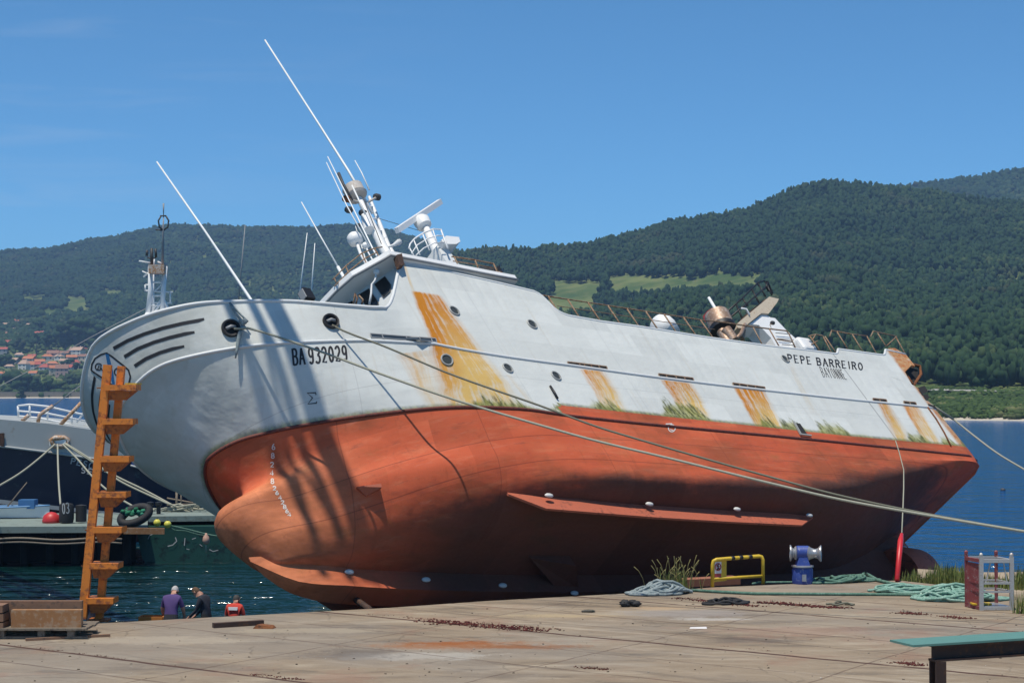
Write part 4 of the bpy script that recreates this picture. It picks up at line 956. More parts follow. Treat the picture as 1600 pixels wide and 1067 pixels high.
# trees in the mass: crown clumps, one mesh per wood
def ico():
    t=(1+5**.5)/2; v=np.array([(-1,t,0),(1,t,0),(-1,-t,0),(1,-t,0),(0,-1,t),(0,1,t),(0,-1,-t),(0,1,-t),(t,0,-1),(t,0,1),(-t,0,-1),(-t,0,1)],float); v/=np.linalg.norm(v[0])
    f=np.array([(0,11,5),(0,5,1),(0,1,7),(0,7,10),(0,10,11),(1,5,9),(5,11,4),(11,10,2),(10,7,6),(7,1,8),(3,9,4),(3,4,2),(3,2,6),(3,6,8),(3,8,9),(4,9,5),(2,4,11),(6,2,10),(8,6,7),(9,8,1)])
    return v,f
IV,IF=ico()
def clump_mesh(name,pts,mat,parent=None,rng=np.random.RandomState(3),jit=.28):
    """pts rows: x,y,z, rx, rz, tone"""
    pts=np.array(pts,float); n=len(pts)
    j=1+rng.uniform(-jit,jit,(n,12,1)); a=rng.uniform(0,6.28,n); ca,sa=np.cos(a)[:,None],np.sin(a)[:,None]
    v=IV[None]*j; vx=v[:,:,0]*ca-v[:,:,1]*sa; vy=v[:,:,0]*sa+v[:,:,1]*ca; vz=v[:,:,2]
    P=np.stack([pts[:,0:1]+vx*pts[:,3:4],pts[:,1:2]+vy*pts[:,3:4],pts[:,2:3]+vz*pts[:,4:5]],2).reshape(-1,3)
    Fc=(IF[None]+(np.arange(n)*12)[:,None,None]).reshape(-1,3)
    me=bpy.data.meshes.new(name); me.vertices.add(len(P)); me.vertices.foreach_set('co',P.astype(np.float32).ravel())
    me.loops.add(Fc.size); me.loops.foreach_set('vertex_index',Fc.astype(np.int32).ravel()); me.polygons.add(len(Fc))
    me.polygons.foreach_set('loop_start',(np.arange(len(Fc))*3).astype(np.int32)); me.update(calc_edges=True)
    at_=me.attributes.new('tone','FLOAT','POINT'); at_.data.foreach_set('value',np.repeat(pts[:,5],12).astype(np.float32))
    me.materials.append(mat); o=bpy.data.objects.new(name,me); COL.objects.link(o)
    if parent: o.parent=parent
    return o
def leaf_mat(name,c0,c1,c2,ns=.5,alt=(.09,.08,.045)):
    m,N,b=newmat(name); t=N.attr('tone')[2]; c=N.geo()
    col=N.mix(t,c0,c1); col=N.mix(N.m('MULTIPLY',N.ss(t,.72,1.),.8),col,c2)
    n=N.noise(c,ns,4,.65); col=N.mix(N.m('MULTIPLY',N.ss(n,.42,.7),.45),col,(c1[0]*1.5,c1[1]*1.35,c1[2]*1.2))
    col=N.mix(N.m('MULTIPLY',N.ss(N.noise(c,ns*.06,3,.5),.58,.72),.35),col,alt)
    N.link(col,b.inputs['Base Color']); b.inputs['Roughness'].default_value=.85; b.inputs['Specular IOR Level'].default_value=.15; return m
M['wood']=leaf_mat('pine_and_eucalyptus_foliage',(.010,.030,.013),(.026,.056,.019),(.06,.085,.028),.35)
M['scrub']=leaf_mat('scrub_foliage',(.018,.04,.014),(.06,.10,.026),(.15,.15,.07),.6,(.16,.13,.08))
rng=np.random.RandomState(11)
def wood_pts(which,n,u0,u1,t0,t1,rs,hs,tone_noise,skip=None,two=True):
    out=[]
    f=shore_far if which=='far' else shore_near
    for k in range(n):
        u=rng.uniform(u0,u1); t=rng.uniform(t0**1.6,t1**1.6)**(1/1.6)
        D=float(f(u))+t
        z=z_true(which,u,D)
        if field_mask(u,D,z): continue
        if skip and skip(u,D,z): continue
        X=(u-CX)/FPX*D; r=rng.uniform(*rs); h=rng.uniform(*hs)*(.75+.5*rng.rand())
        r*=1.6 if rng.rand()<.10 else 1.; tn=min(1,max(0,.42+.3*fbm(X,D,70,3)+.35*fbm(X+900,D,330,3)+rng.uniform(-.34,.34)))
        out.append((X,D,z+h*.5,r,h*.45,tn))
        if two:
            out.append((X+rng.uniform(-.5,.5)*r,D-rng.uniform(0,.5)*r,z+h*(.62+.2*rng.rand()),r*.72,h*.3,min(1,tn+.06)))
    return out
def strip_skip(u,D,z):
    v=YH-(z-HW)*FPX/D
    return (425<v<434 and 1330<u<1540) or (abs(v-437)<3 and 1540<=u<1900 and False)
pt=wood_pts('near',49500,430,1740,150,1560,(1.5,3.3),(5,10.5),1,strip_skip)
o=clump_mesh('wood',pt,M['wood']); tag(o,None,None,None,'stuff')
pt=wood_pts('far',36000,-150,860,560,2080,(2.2,5.0),(6,11),1,None,False)+wood_pts('far',6500,1290,1720,900,1500,(2.6,5.6),(7,13),1,None,False)
o=clump_mesh('far_wood',pt,M['wood']); tag(o,None,None,None,'stuff')
def scrub_pts(which,n,u0,u1,t0,t1,rs,skip=None):
    out=[]; f=shore_far if which=='far' else shore_near
    for k in range(n):
        u=rng.uniform(u0,u1); D=float(f(u))+rng.uniform(t0,t1); z=z_true(which,u,D); X=(u-CX)/FPX*D
        if skip and skip(u,D,z): continue
        r=rs[0]+(rs[1]-rs[0])*rng.rand()**2.2
        if fbm(X,D,14,3)<-.28: continue
        tn=min(1,max(0,.5+.5*fbm(X,D,22,3)+rng.uniform(-.25,.25))); out.append((X,D,z+r*.35,r,r*.75,tn))
    return out
def road_skip(u,D,z):
    return 588<YH-(z-HW)*FPX/D<596.5
pt=scrub_pts('near',10500,1300,1740,4,150,(.3,1.25),road_skip)
ex=[]
for k in range(5200):
    u=rng.uniform(840,1200); D=float(shore_near(u))+rng.uniform(420,900); z=z_true('near',u,D)
    if not field_mask(u,D,z) or fbm((u-CX)/FPX*D,D,35,3)<.0: continue
    r=rng.uniform(1.2,4.2); ex.append(((u-CX)/FPX*D,D,z+r*.3,r,r*.7,min(1,max(0,.55+rng.uniform(-.4,.45)))))
o=clump_mesh('scrub',pt+ex,M['scrub'],None,rng,.42); o['kind']='stuff'
# coast road on the right, pale strip with its wall
M['road']=simple('pale_road',(.36,.35,.33),.9,var=.15,bump=0)
b=MB(); P=[]
for u in np.arange(1380,1720,12.):
    D=float(shore_near(u))+128; P.append(((u-CX)/FPX*D,D,z_true('near',u,D)+.5))
for i in range(len(P)-1):
    a,c=P[i],P[i+1]; b.quad((a[0],a[1]-4,a[2]),(c[0],c[1]-4,c[2]),(c[0],c[1]+4,c[2]+.5),(a[0],a[1]+4,a[2]+.5))
o=b.build('road',M['road']); o['kind']='structure'
# single trees: tapered trunk with limbs, crown of many leaf clumps
M['bark']=simple('bark',(.09,.07,.05),.9,var=.3,scale=2,bump=.3)
def tree(pos,h,r,label,group=None,mat='wood',n=26,slim=False,name='tree'):
    t=empty(name,pos,label,'tree',group)
    b=MB(); b.tube([(0,0,-.5),(0,.1,h*.35),(.1,0,h*.75)],[h*.035,h*.026,h*.012],7)
    for k in range(4):
        a=k*1.7; b.tube([(0,.05,h*(.3+.08*k)),(math.cos(a)*r*.6,math.sin(a)*r*.6,h*(.5+.08*k))],[h*.014,h*.006],5)
    b.build('trunk',M['bark'],t,True)
    pts=[]
    for k in range(n):
        a=rng.uniform(0,6.28); f=rng.uniform(0,1); zz=rng.uniform(.28,1.)
        prof=math.sin(min(1,(1-zz)*1.5+.18)*math.pi/2) if slim else math.sqrt(max(0,1-((zz-.6)/.45)**2))
        rr=r*prof*math.sqrt(f); s=r*rng.uniform(.22,.42)*(.7 if slim else 1)
        pts.append((math.cos(a)*rr,math.sin(a)*rr,h*zz*.95,s,s*.8,min(1,max(0,.5+rng.uniform(-.4,.35)))))
    clump_mesh('crown',pts,M[mat],t,rng)
    return t
def shore_tree(which,u,v,h,r,label,D=None,**k):
    # stand the tree where the line of sight to its foot meets the ground
    f=shore_far if which=='far' else shore_near; best=None
    for D_ in np.linspace(float(f(u))+1,float(f(u))+900,700):
        z=z_true(which,u,D_); vv=YH-(z-HW)*FPX/D_
        if vv<=v: best=(D_,z); break
    if best is None: best=(D_,z)
    D_,z=best; return tree(((u-CX)/FPX*D_,D_,z-.3),h*D_/FPX,r*D_/FPX,label,**k)
GR='trees standing along the far coast road'
for u,v,h,r,l in((1480,598,17,6,'upright dark tree by the coast road, just right of the trawler stern'),(1532,601,15,8,'round dark tree standing alone on the pale coast road'),(1458,592,9,7,'low bushy tree beside the rock cut, nearest the trawler stern'),(1596,598,11,5,'small tree by the coast road at the very edge of the view')):
    shore_tree('near',u,v,h,r,l,group=GR,mat='wood',n=30)
GV='trees of the fishing village'
for u,v,h,r,l in((102,546,40,20,'big dark pine of the grove above the village, leftmost of its clump'),(125,548,52,24,'tallest dark pine of the grove above the village'),(150,546,44,22,'big dark pine of the grove, the one beside the trawler bow'),(78,545,22,13,'rounded blue-green tree left of the dark pine grove'),(57,552,32,9,'slender dark cypress between the red roofs of the village'),(30,548,20,10,'bushy tree under the solitary red roof of the village'),
    (20,612,30,24,'broad dark tree on the village shore, near the left end of the wall'),(42,614,28,20,'broad dark tree on the village shore, second along the wall'),(75,612,20,18,'bright green bush on the village shore below the white houses'),(95,612,16,14,'bright green bush on the village shore, beside the broad trees'),(112,606,22,13,'dark round tree close to the trawler stem on the village shore'),(34,621,16,6,'small dark tree standing right on the beach wall'),(8,575,20,14,'leafy tree among the houses at the left end of the village'),(62,522,22,16,'dark blue-green tree higher up the village slope'),(108,580,18,12,'dark tree between the long red roof and the white villa')):
    shore_tree('far',u,v,h,r,l,group=GV,mat='scrub' if 'bright' in l else 'wood',n=34,slim='cypress' in l)
pt=scrub_pts('far',3000,-40,330,4,640,(1.2,5.2))
o=clump_mesh('undergrowth',pt,M['scrub'],None,rng,.4); o['kind']='stuff'
# village houses
def hmat(n,c): return simple(n,c,.85,var=.15,scale=.4,bump=0)
WALLS={'white':hmat('white_render',(.66,.64,.6)),'cream':hmat('cream_render',(.56,.47,.35)),'grey':hmat('grey_render',(.36,.35,.34)),'pink':hmat('pink_render',(.5,.33,.28))}
ROOFS={'orange':hmat('orange_roof_tiles',(.46,.17,.08)),'red':hmat('red_roof_tiles',(.38,.09,.06)),'brown':hmat('brown_roof_tiles',(.25,.13,.09)),'pale':hmat('pale_roof_tiles',(.45,.30,.22))}
M['pane']=hmat('house_window_dark',(.05,.055,.06))
def house(u,v,wpx,hpx,wall,roof,label,rz=0.,hip=False):
    D_=None
    for D_ in np.linspace(float(shore_far(u))+6,float(shore_far(u))+900,900):
        z=z_true('far',u,D_)
        if YH-(z-HW)*FPX/D_<=v: break
    s=D_/FPX; W=wpx*s; H=hpx*s*.62; dp=W*.7; rh=hpx*s*.38
    t=empty('house',((u-CX)/FPX*D_,D_,z-.2),label,'house','houses of the fishing village across the bay',rz)
    b=MB(); b.box((0,0,H/2-1),(W,dp,H+2)); b.build('wall',WALLS[wall],t)
    b=MB(); e=.5; x0,x1,y0,y1=-W/2-e,W/2+e,-dp/2-e,dp/2+e; k=W*.28 if hip else 0.
    A=[(x0,y0,H),(x1,y0,H),(x1,y1,H),(x0,y1,H),(x0+k,0,H+rh),(x1-k,0,H+rh)]
    b.add(A,[(0,1,5,4),(2,3,4,5),(1,2,5),(3,0,4),(3,2,1,0)]); rf=b.build('roof',ROOFS[roof],t)
    b=MB(); b.box((W*.25,dp*.1,H+rh*.9),(W*.07,W*.07,rh*.8)); b.build('chimney',WALLS[wall],rf)
    nw=max(2,int(wpx/6)); fl=2 if hpx>11 else 1
    for i in range(nw):
        for j in range(fl):
            b=MB(); b.box((-W/2+W*(i+.5)/nw,-dp/2-.02,H*(j+.55)/fl),(W*.32/nw,.12,H*.42/fl)); b.build('window',M['pane'],t)
    return t
HS=[(38,594,16,17,'white','pale','tall white house with pale roof at the left of the front row'),(47,594,13,15,'white','orange','white house with orange roof, second in the front row'),
(58,592,12,12,'pink','red','pink house with red roof set back in the front row'),(70,598,15,15,'white','red','white house with red roof in the middle of the front row'),
(84,598,13,13,'cream','orange','cream house with orange roof in the middle of the front row'),(97,602,19,18,'pink','brown','wide pink house with brown roof, the largest in the front row'),
(117,590,15,13,'cream','red','cream house with red roof near the trawler stem'),(46,577,18,12,'grey','orange','grey house with wide orange roof in the second row'),
(62,580,15,10,'cream','orange','cream house with orange roof in the second row'),(82,583,18,10,'pink','orange','pink house with orange roof in the second row'),
(101,578,14,9,'cream','pale','cream house with pale roof in the second row'),(120,560,22,14,'white','pale','broad white villa with arcades and pale roof by the trawler bow'),
(128,551,16,10,'white','red','white house with red roof above the arcaded villa'),(83,564,18,13,'pink','brown','long pink house with brown roof below the dark grove'),
(101,562,15,10,'grey','brown','grey house with brown roof below the dark grove'),(62,525,22,8,'pink','red','solitary house with bright red roof higher up the slope'),
(12,541,20,10,'pink','red','house with red roof among trees at the left edge'),(4,551,15,9,'grey','red','grey house with dark red roof at the left edge'),
(9,513,18,9,'cream','pale','cream house with pale roof high on the left slope'),(20,520,14,8,'grey','pale','grey house with pale roof high on the left slope'),
(28,500,10,7,'white','orange','small white house with orange roof, highest on the slope'),(15,592,14,8,'cream','pale','low cream shed with pale roof on the left shore'),
(20,577,18,9,'grey','pale','grey shed with pale roof left of the second row'),(2,578,16,10,'pink','orange','pink house with orange roof at the left edge of the second row'),
(30,564,14,9,'white','pale','white garage with pale roof behind the second row'),
(52,604,12,10,'white','orange','low white annexe with orange roof before the pink house of the front row'),(108,597,12,13,'white','red','narrow white house with red roof beside the wide pink one'),
(74,572,16,10,'white','orange','white house with orange roof under the long pink house'),(112,568,16,10,'pink','orange','pink house with orange roof just below the arcaded villa'),
(50,566,12,9,'white','red','small white house with red roof beside the dark cypress'),(92,571,12,9,'white','pale','small white house with pale roof under the dark grove'),
(36,586,12,9,'cream','red','cream house with red roof just above the tall white one'),(8,604,15,9,'white','orange','white house with orange roof above the left end of the shore trees'),
(26,603,14,9,'pink','pale','pink house with pale roof behind the broad shore trees'),(6,527,14,8,'white','orange','white house with orange roof on the left slope, below the cream one'),
(34,528,12,8,'cream','orange','cream house with orange roof on the slope left of the solitary red roof'),(22,535,12,8,'white','pale','white house with pale roof on the left slope among trees'),
(44,512,10,7,'cream','pale','tiny cream house with pale roof high up beside the pale track'),(130,572,14,10,'cream','brown','cream house with brown roof touching the trawler bow outline')]
for i,(u,v,w_,h_,wa,ro_,l) in enumerate(HS): house(u,v-(15 if v>=588 else 9 if v>=570 else 4 if v>=555 else 0),w_,h_,wa,ro_,l,rz=R_((i*37%50)-25),hip=i%3==0)
# beach wall below the village
M['stone']=simple('sea_wall_stone',(.3,.25,.18),.9,var=.3,scale=.5,bump=.1)
b=MB()
P=[]
for u in np.arange(-60,330,10.): D=float(shore_far(u))+9; P.append(((u-CX)/FPX*D,D))
for i in range(len(P)-1): b.hexa([(P[i][0],P[i][1],-1),(P[i+1][0],P[i+1][1],-1),(P[i+1][0],P[i+1][1]+1,-1),(P[i][0],P[i][1]+1,-1),(P[i][0],P[i][1],5.5),(P[i+1][0],P[i+1][1],5.5),(P[i+1][0],P[i+1][1]+1,5.5),(P[i][0],P[i][1]+1,5.5)])
tag(b.build('sea_wall',M['stone']),'low brown stone wall along the village shore','wall')

# ------------------------------------------------------------------ things on the quay
def qd(u,v): p=q(u,v); return p,p[1]
def up_at(u,v,base):  # point seen at (u,v), straight above the depth of base
    return at(u,v,base[1])
# orange access ladder
M['orange']=simple('orange_ladder_paint',(.72,.225,.026),.55,var=.2,scale=1.8,col2=(.26,.08,.03),amount=.5,bump=.1)
M['orangedk']=simple('worn_orange_paint',(.42,.13,.025),.65,var=.3,scale=3,col2=(.18,.055,.02),amount=.5,bump=.2)
M['yellow']=simple('yellow_paint',(.62,.42,.03),.5,var=.15,scale=3,col2=(.3,.2,.03),amount=.3,bump=.05)
base=q(130,968); DL=base[1]
LAD=empty('access_ladder',base,'tall orange steel ladder with bracketed treads leaning in front of the trawler bow','ladder')
def lp(u,v,dy=0): return rel(at(u,v,DL+dy),base)
b=MB(); A,Bt=lp(129,966),lp(168.5,570); b.bar(A,Bt,.20,.16,upv=(0,1,0)); b.build('post',M['orange'],LAD)
b=MB(); A2,B2=lp(155,970,.35),lp(190,572,.35); b.bar(A2,B2,.17,.20,upv=(0,1,0)); b.build('post',M['orange'],LAD)
for k,(x0,x1,v) in enumerate(((165,214,604),(161,209,657),(157,203,715.5),(152,198,771),(147,191.5,826),(141,186,882),(136,178.5,936.5))):
    b=MB(); a=lp(x0,v,-.05); c=lp(x1,v,-.05); th=.095
    b.hexa([a+np.array([0,-.12,-th]),c+np.array([0,-.12,-th]),c+np.array([0,.5,-th]),a+np.array([0,.5,-th]),a+np.array([0,-.12,th*.5]),c+np.array([0,-.12,th*.5]),c+np.array([0,.5,th*.5]),a+np.array([0,.5,th*.5])])
    o=b.build('tread',M['orange'],LAD)
    b=MB(); z1=a[2]-th-.005; w=c[0]-a[0]
    b.hexa([(a[0]+.08,0,z1-.24),(c[0]-w*.42,0,z1-.24),(c[0]-w*.42,.3,z1-.24),(a[0]+.08,.3,z1-.24),(a[0]+.03,-.06,z1),(c[0]-.06,-.06,z1),(c[0]-.06,.42,z1),(a[0]+.03,.42,z1)])
    b.build('bracket',M['orangedk'],o)
    if k==0:
        b=MB(); e=a[2]+th*.5+.004; b.box((c[0]-.14,.19,e+.02),(.30,.64,.04)); b.build('yellow_edge',M['yellow'],o)
    if k in(0,2,4,5,6):
        b=MB(); m=lp(x0-14,v+2); m2=lp(x0+2,v+2); b.tube([m,m2],.018,6); b.build('pin',M['rust'],LAD)
b=MB(); b.box(lp(155,968,.3)+np.array([0,0,.0]),(.5,.5,.06)); b.build('foot_plate',M['orangedk'],LAD)
# pallet and timbers
M['wood_grey']=simple('weathered_pallet_wood',(.22,.18,.135),.85,var=.4,scale=3,col2=(.09,.07,.055),amount=.4,bump=.4)
M['timber']=simple('rough_sawn_timber',(.33,.155,.06),.8,var=.35,scale=2.2,col2=(.36,.24,.15),amount=.5,bump=.3)
M['timber2']=simple('old_brown_timber',(.25,.14,.085),.85,var=.35,scale=2.5,col2=(.12,.08,.06),amount=.4,bump=.3)
pb=q(66,997); DP=pb[1]
def pp(u,v,dy=0): return rel(at(u,v,DP+dy),pb)
PAL=empty('wooden_pallet',pb,'grey weathered wooden pallet at the left edge of the quay','pallet')
Wd=2.1; zt=.30
for y in(-.05,.45,.95):
    b=MB()
    b.box((0,y,.035),(Wd,.12,.05)); b.build('runner',M['wood_grey'],PAL)
    for x in(-.98,0.,.72): 
        b=MB(); b.box((x*.95,y,.135),(.16,.13,.145)); b.build('block',M['wood_grey'],PAL)
for k,y in enumerate(np.linspace(-.1,1.0,6)):
    b=MB(); b.box((random.uniform(-.03,.03),y,.235+.055*0),(Wd+.08,.17,.05)); b.build('deck_board',M['wood_grey'],PAL)
pz=pb[2]+.262
o=empty('timber_beam',(pb[0]+.05,pb[1]+.05,pz),'orange-brown sawn timber lying at the front of the pallet','timber','timbers stacked on the pallet')
b=MB(); b.box((0.05,0,.20),(1.62,.2,.40)); b.build('beam',M['timber'],o)
o=empty('timber_plank',(pb[0]-.15,pb[1]+.42,pz),'paler long plank standing behind the orange-brown timber on the pallet','timber','timbers stacked on the pallet')
b=MB(); b.box((0,0,.28),(1.95,.16,.56)); b.build('plank',M['timber2'],o)
o=empty('timber_block',(pb[0]-1.35,pb[1]+.1,pz-.26),'stack of short brown boards at the left end of the pallet','timber','timbers stacked on the pallet')
for k in range(4):
    b=MB(); b.box((random.uniform(-.05,.05),0,.09+.2*k),(.9,.5,.17)); b.build('board',M['timber2'],o)
b=MB(); p0,p1=q(40,1001),q(172,994); b.bar(p0+np.array([0,0,.03]),p1+np.array([0,0,.03]),.07,.06); thing_mesh(b,'wooden_batten',M['timber2'],'thin brown batten lying in front of the grey pallet','plank',smooth=False)
b=MB(); p0,p1=q(333,980.5),q(411,975.5); b.bar(p0+np.array([0,0,.06]),p1+np.array([0,0,.06]),.15,.11); thing_mesh(b,'wooden_sleeper',M['darkrust'],'dark squared timber lying on the quay in front of the man in red','plank',smooth=False)
b=MB(); p0=q(414,981); b.hexa([p0+np.array(k) for k in((-.28,-.1,0.005),(.2,-.14,0.005),(.26,.1,0.005),(-.2,.12,0.005),(-.2,-.08,.09),(.1,-.1,.06),(.2,.08,.07),(-.1,.1,.1))]); thing_mesh(b,'broken_board',M['rust'],'small reddish broken board beside the dark squared timber','board',smooth=False)
# yellow barrier
b0=q(1113,917); DB=b0[1]
def bp(u,v,dy=0): return rel(at(u,v,DB+dy),b0)
BAR=empty('safety_barrier',b0,'yellow tubular barrier with a prohibition sign standing at the quay edge','barrier')
r_=.055; ty=.9
F=[(1113,917,0),(1113.5,882,0),(1115,876,0),(1119,874,.0),(1150,871.4,.416),(1186,868.5,ty),(1190,869.5,ty),(1192,874,ty),(1192.5,912,ty)]
b=MB(); b.tube([bp(*k) for k in F],r_,8); b.build('frame',M['yellow'],BAR,True)
b=MB(); b.tube([bp(1114,904,.0),bp(1192,899.5,ty)],.045,8); b.build('lower_rail',M['yellow'],BAR,True)
for a in((1142,1147.),(1154.5,1160),(1169,1174.5)):
    b=MB(); c=[bp(u,874+(868.5-874)*(u-1119)/67,ty*(u-1119)/67) for u in a]; b.tube(c,r_+.006,8); b.build('black_band',M['black'],BAR,True)
b=MB(); P=[bp(*k) for k in((1114,876,0),(1135,874.5,.27),(1135,906.5,.27),(1114,909,0))]; b.prism([p+np.array([0,-.03,0]) for p in P],None,(.0,.03,0)); b.build('sign_board',M['yellow'],BAR)
M['signwhite']=simple('sign_white',(.7,.68,.68),.5,var=.08,bump=0); M['signred']=simple('sign_red',(.42,.05,.06),.5,var=.1,bump=0); M['signblack']=simple('sign_black',(.02,.02,.025),.5,bump=0)
def sgn(poly,name,mat,k): 
    b=MB(); P=[bp(u,v,.27*(u-1114)/21)+np.array([0,-.03-.006*k,0]) for u,v in poly]; b.prism(P,None,(0,.004,0)); return b.build(name,mat,BAR)
SG=sgn([(1116.5,877.5),(1127,877),(1127,895),(1116.5,895.5)],'sign_face',M['signwhite'],1)
sgn([(1116.5,896),(1126.5,895.5),(1126.5,901),(1116.5,901.5)],'sign_caption',M['signred'],1)
b=MB(); C0=[(1121.7+4.3*math.cos(t),885+5.6*math.sin(t)) for t in np.linspace(0,2*math.pi,20)[:-1]]
f2=lambda pts,k:[bp(u,v,.27*(u-1114)/21)+np.array([0,-.03-.006*k,0]) for u,v in pts]
b.tube(f2(C0,2),.016,5,closed=True); b.tube(f2([(1118.6,881),(1124.8,889)],2),.016,5); b.build('prohibition_ring',M['signred'],BAR)
b=MB(); b.ball(f2([(1121.6,881.3)],2)[0],(.025,.006,.03),8,6); b.tube(f2([(1121.6,882.5),(1121.8,886),(1120.6,889.5)],2),.018,5); b.tube(f2([(1121.8,886),(1123.2,889.3)],2),.014,5); b.tube(f2([(1119.6,885),(1121.6,883.2),(1123.8,884.6)],2),.012,5); b.build('walking_figure',M['signblack'],BAR)
# reddish trough behind the barrier, just below quay level
b=MB(); p=q(1092,912); b.box((p[0]+.35,p[1]+.55,QZ+.02),(1.9,.5,.22),rz=.42); thing_mesh(b,'wooden_trough',simple('red_brown_planks',(.3,.12,.07),.8,var=.35,scale=4,bump=.3),'low red-brown wooden kerb at the quay edge behind the yellow barrier','kerb',smooth=False)
# blue winch
M['bluepaint']=simple('chipped_blue_paint',(.035,.07,.30),.5,var=.25,scale=5,col2=(.3,.33,.4),amount=.22,bump=.2)
M['galv']=simple('worn_bright_steel',(.42,.43,.45),.4,metal=.6,var=.3,scale=4,bump=.15)
w0=q(1254,911.5); DW=w0[1]; sc=DW/FPX
WIN=empty('rope_winch',w0,'chipped blue double-ended rope winch on a pedestal at the quay edge','winch')
b=MB(); b.lathe([(.30,0),(.31,.03),(.31,.42),(.29,.46),(.27,.5)],(0,0,0),n=12,sx=1.0,sy=.9); b.build('pedestal',M['bluepaint'],WIN,angle=30)
b=MB(); b.lathe([(.33,.5),(.33,.54),(.26,.55)],(0,0,0),n=16); b.build('flange',M['galv'],WIN,angle=30)
b=MB(); b.hexa([(-.20,-.2,.55),(.20,-.2,.55),(.20,.2,.55),(-.20,.2,.55),(-.12,-.17,.8),(.12,-.17,.8),(.12,.17,.8),(-.12,.17,.8)]); b.lathe([(.13,-.19),(.2,-.17),(.2,.17),(.13,.19)],(-.0,0,.92),((0,0,1),(0,1,0),(1,0,0)),18); b.build('gearbox',M['bluepaint'],WIN,angle=30)
for sg,L_ in((-1,.34),(1,.52)):
    b=MB(); d=unit(np.array([sg,-.25 if sg>0 else .1,0])); y_=np.cross(np.array([0,0,1.]),d)
    b.lathe([(.1,.1),(.16,.14),(.21,.19),(.17,.24),(.13,L_*.68),(.15,L_*.85),(.24,L_),(.24,L_+.03),(.16,L_+.03),(.12,L_-.03),(.02,L_-.04)],(0,0,.90),(y_,(0,0,1),d),22); b.build('warping_drum',M['galv'],WIN,angle=40)
b=MB(); b.box((0,-.30,.2),(.12,.04,.2)); b.build('cover_plate',M['galv'],WIN)
# ropes in heaps: long strands thrown over one another
def heap(name,u,v,L,W,H,n,r,mat,label,rz=0.,seed=1,loops=5):
    rr=np.random.RandomState(seed); c=q(u,v); t=empty(name,c,label,'rope',None,rz)
    for k in range(n):
        pts=[]; ph=rr.uniform(0,6.28); a=rr.uniform(.45,1.)*L/2; b_=rr.uniform(.35,1.)*W/2; ox,oy=rr.uniform(-.25,.25)*L,rr.uniform(-.2,.2)*W; tilt=rr.uniform(-.4,.4)
        z0=r+H*k/n*(.6+.4*rr.rand())
        for s_ in np.linspace(0,loops*2*math.pi*rr.uniform(.25,.5),46):
            w_=1+.18*math.sin(2.3*s_+ph)
            x=math.cos(s_+ph)*a*w_+ox; y=math.sin(s_+ph)*b_*w_+oy
            e=max(0,1-(x/(L*.62))**2)*max(.2,1-(y/(W*.75))**2)
            pts.append((x*math.cos(tilt)-y*math.sin(tilt)*.3,y,max(r,(z0+.10*math.sin(s_*1.7+ph))*e)))
        b=MB(); b.tube(pts,r,6); b.build('strand',mat,t,True)
    return t
heap('rope_coil',1034,928,1.55,.8,.30,13,.042,M['ropegrey'],'heap of thick grey-blue rope beside the grass tuft at the quay edge',.3,2,7)
heap('rope_heap',1318,909,2.1,.8,.16,7,.038,M['ropegreen'],'loose heap of dark green rope right of the blue winch',.3,4,4)
heap('rope_heap',1410,924,1.9,.9,.16,9,.036,M['ropeteal'],'pale teal rope tangle at the foot of the red pole',.1,5,5)
heap('rope_heap',1494,936,1.9,1.2,.40,17,.038,M['ropeteal'],'big teal rope tangle against the lifting cage',.0,9,6)
heap('rope_coil',1132,943,1.1,.55,.07,4,.035,M['blackrub'],'flat coil of dark hose lying on the quay in front of the barrier',.3,6,4)
heap('rope_coil',1309,945,.8,.25,.05,2,.025,M['ropedark'],'short dark green rope end on the red weeds',-.3,7,2)
def laid(name,pts,r,mat,label,z=.0,cat='rope'):
    b=MB(); fu=[q(*p)+np.array([0,0,r+z]) for p in pts]; b.tube(fu,r,6); return thing_mesh(b,name,mat,label,cat)
laid('quay_rope',[(1081,924),(1130,927),(1180,929.5),(1260,930),(1340,930.5),(1420,931),(1450,934)],.045,M['ropegreen'],'dark green rope stretched along the quay from the grass tuft to the teal tangle')
laid('quay_rope',[(1176,913.5),(1185,911.5),(1240,911),(1280,910)],.035,M['ropegreen'],'thin green rope lying along the quay edge by the blue winch')
laid('quay_rope',[(1343,906),(1349,899),(1352,897.5),(1360,902),(1372,909),(1395,914),(1415,918)],.05,M['ropegreen'],'green rope looping up at the quay edge under the trawler stern')
b=MB(); p=q(980,947)
for k in range(7): b.ball(p+np.array([random.uniform(-.2,.28),random.uniform(-.12,.12),.06+random.uniform(0,.06)]),(.13,.09,.07),8,6,jit=.25)
thing_mesh(b,'rag',M['blackrub'],'crumpled black rag lying on the quay left of the grey rope heap','rag')
b=MB(); p=q(920,956); b.ball(p+np.array([0,0,.03]),(.2,.09,.04),10,6,jit=.3); thing_mesh(b,'stone',M['wetcon'],'flat dark stone on the quay left of the black rag','stone')
b=MB(); p=q(1091,981); b.hexa([p+np.array(k) for k in((-.22,-.08,.004),(.2,-.1,.004),(.22,.07,.004),(-.18,.09,.004),(-.2,-.06,.03),(.18,-.08,.02),(.2,.05,.03),(-.15,.07,.02))]); thing_mesh(b,'white_scrap',M['signwhite'],'small white scrap lying flat on the open concrete','scrap',smooth=False)
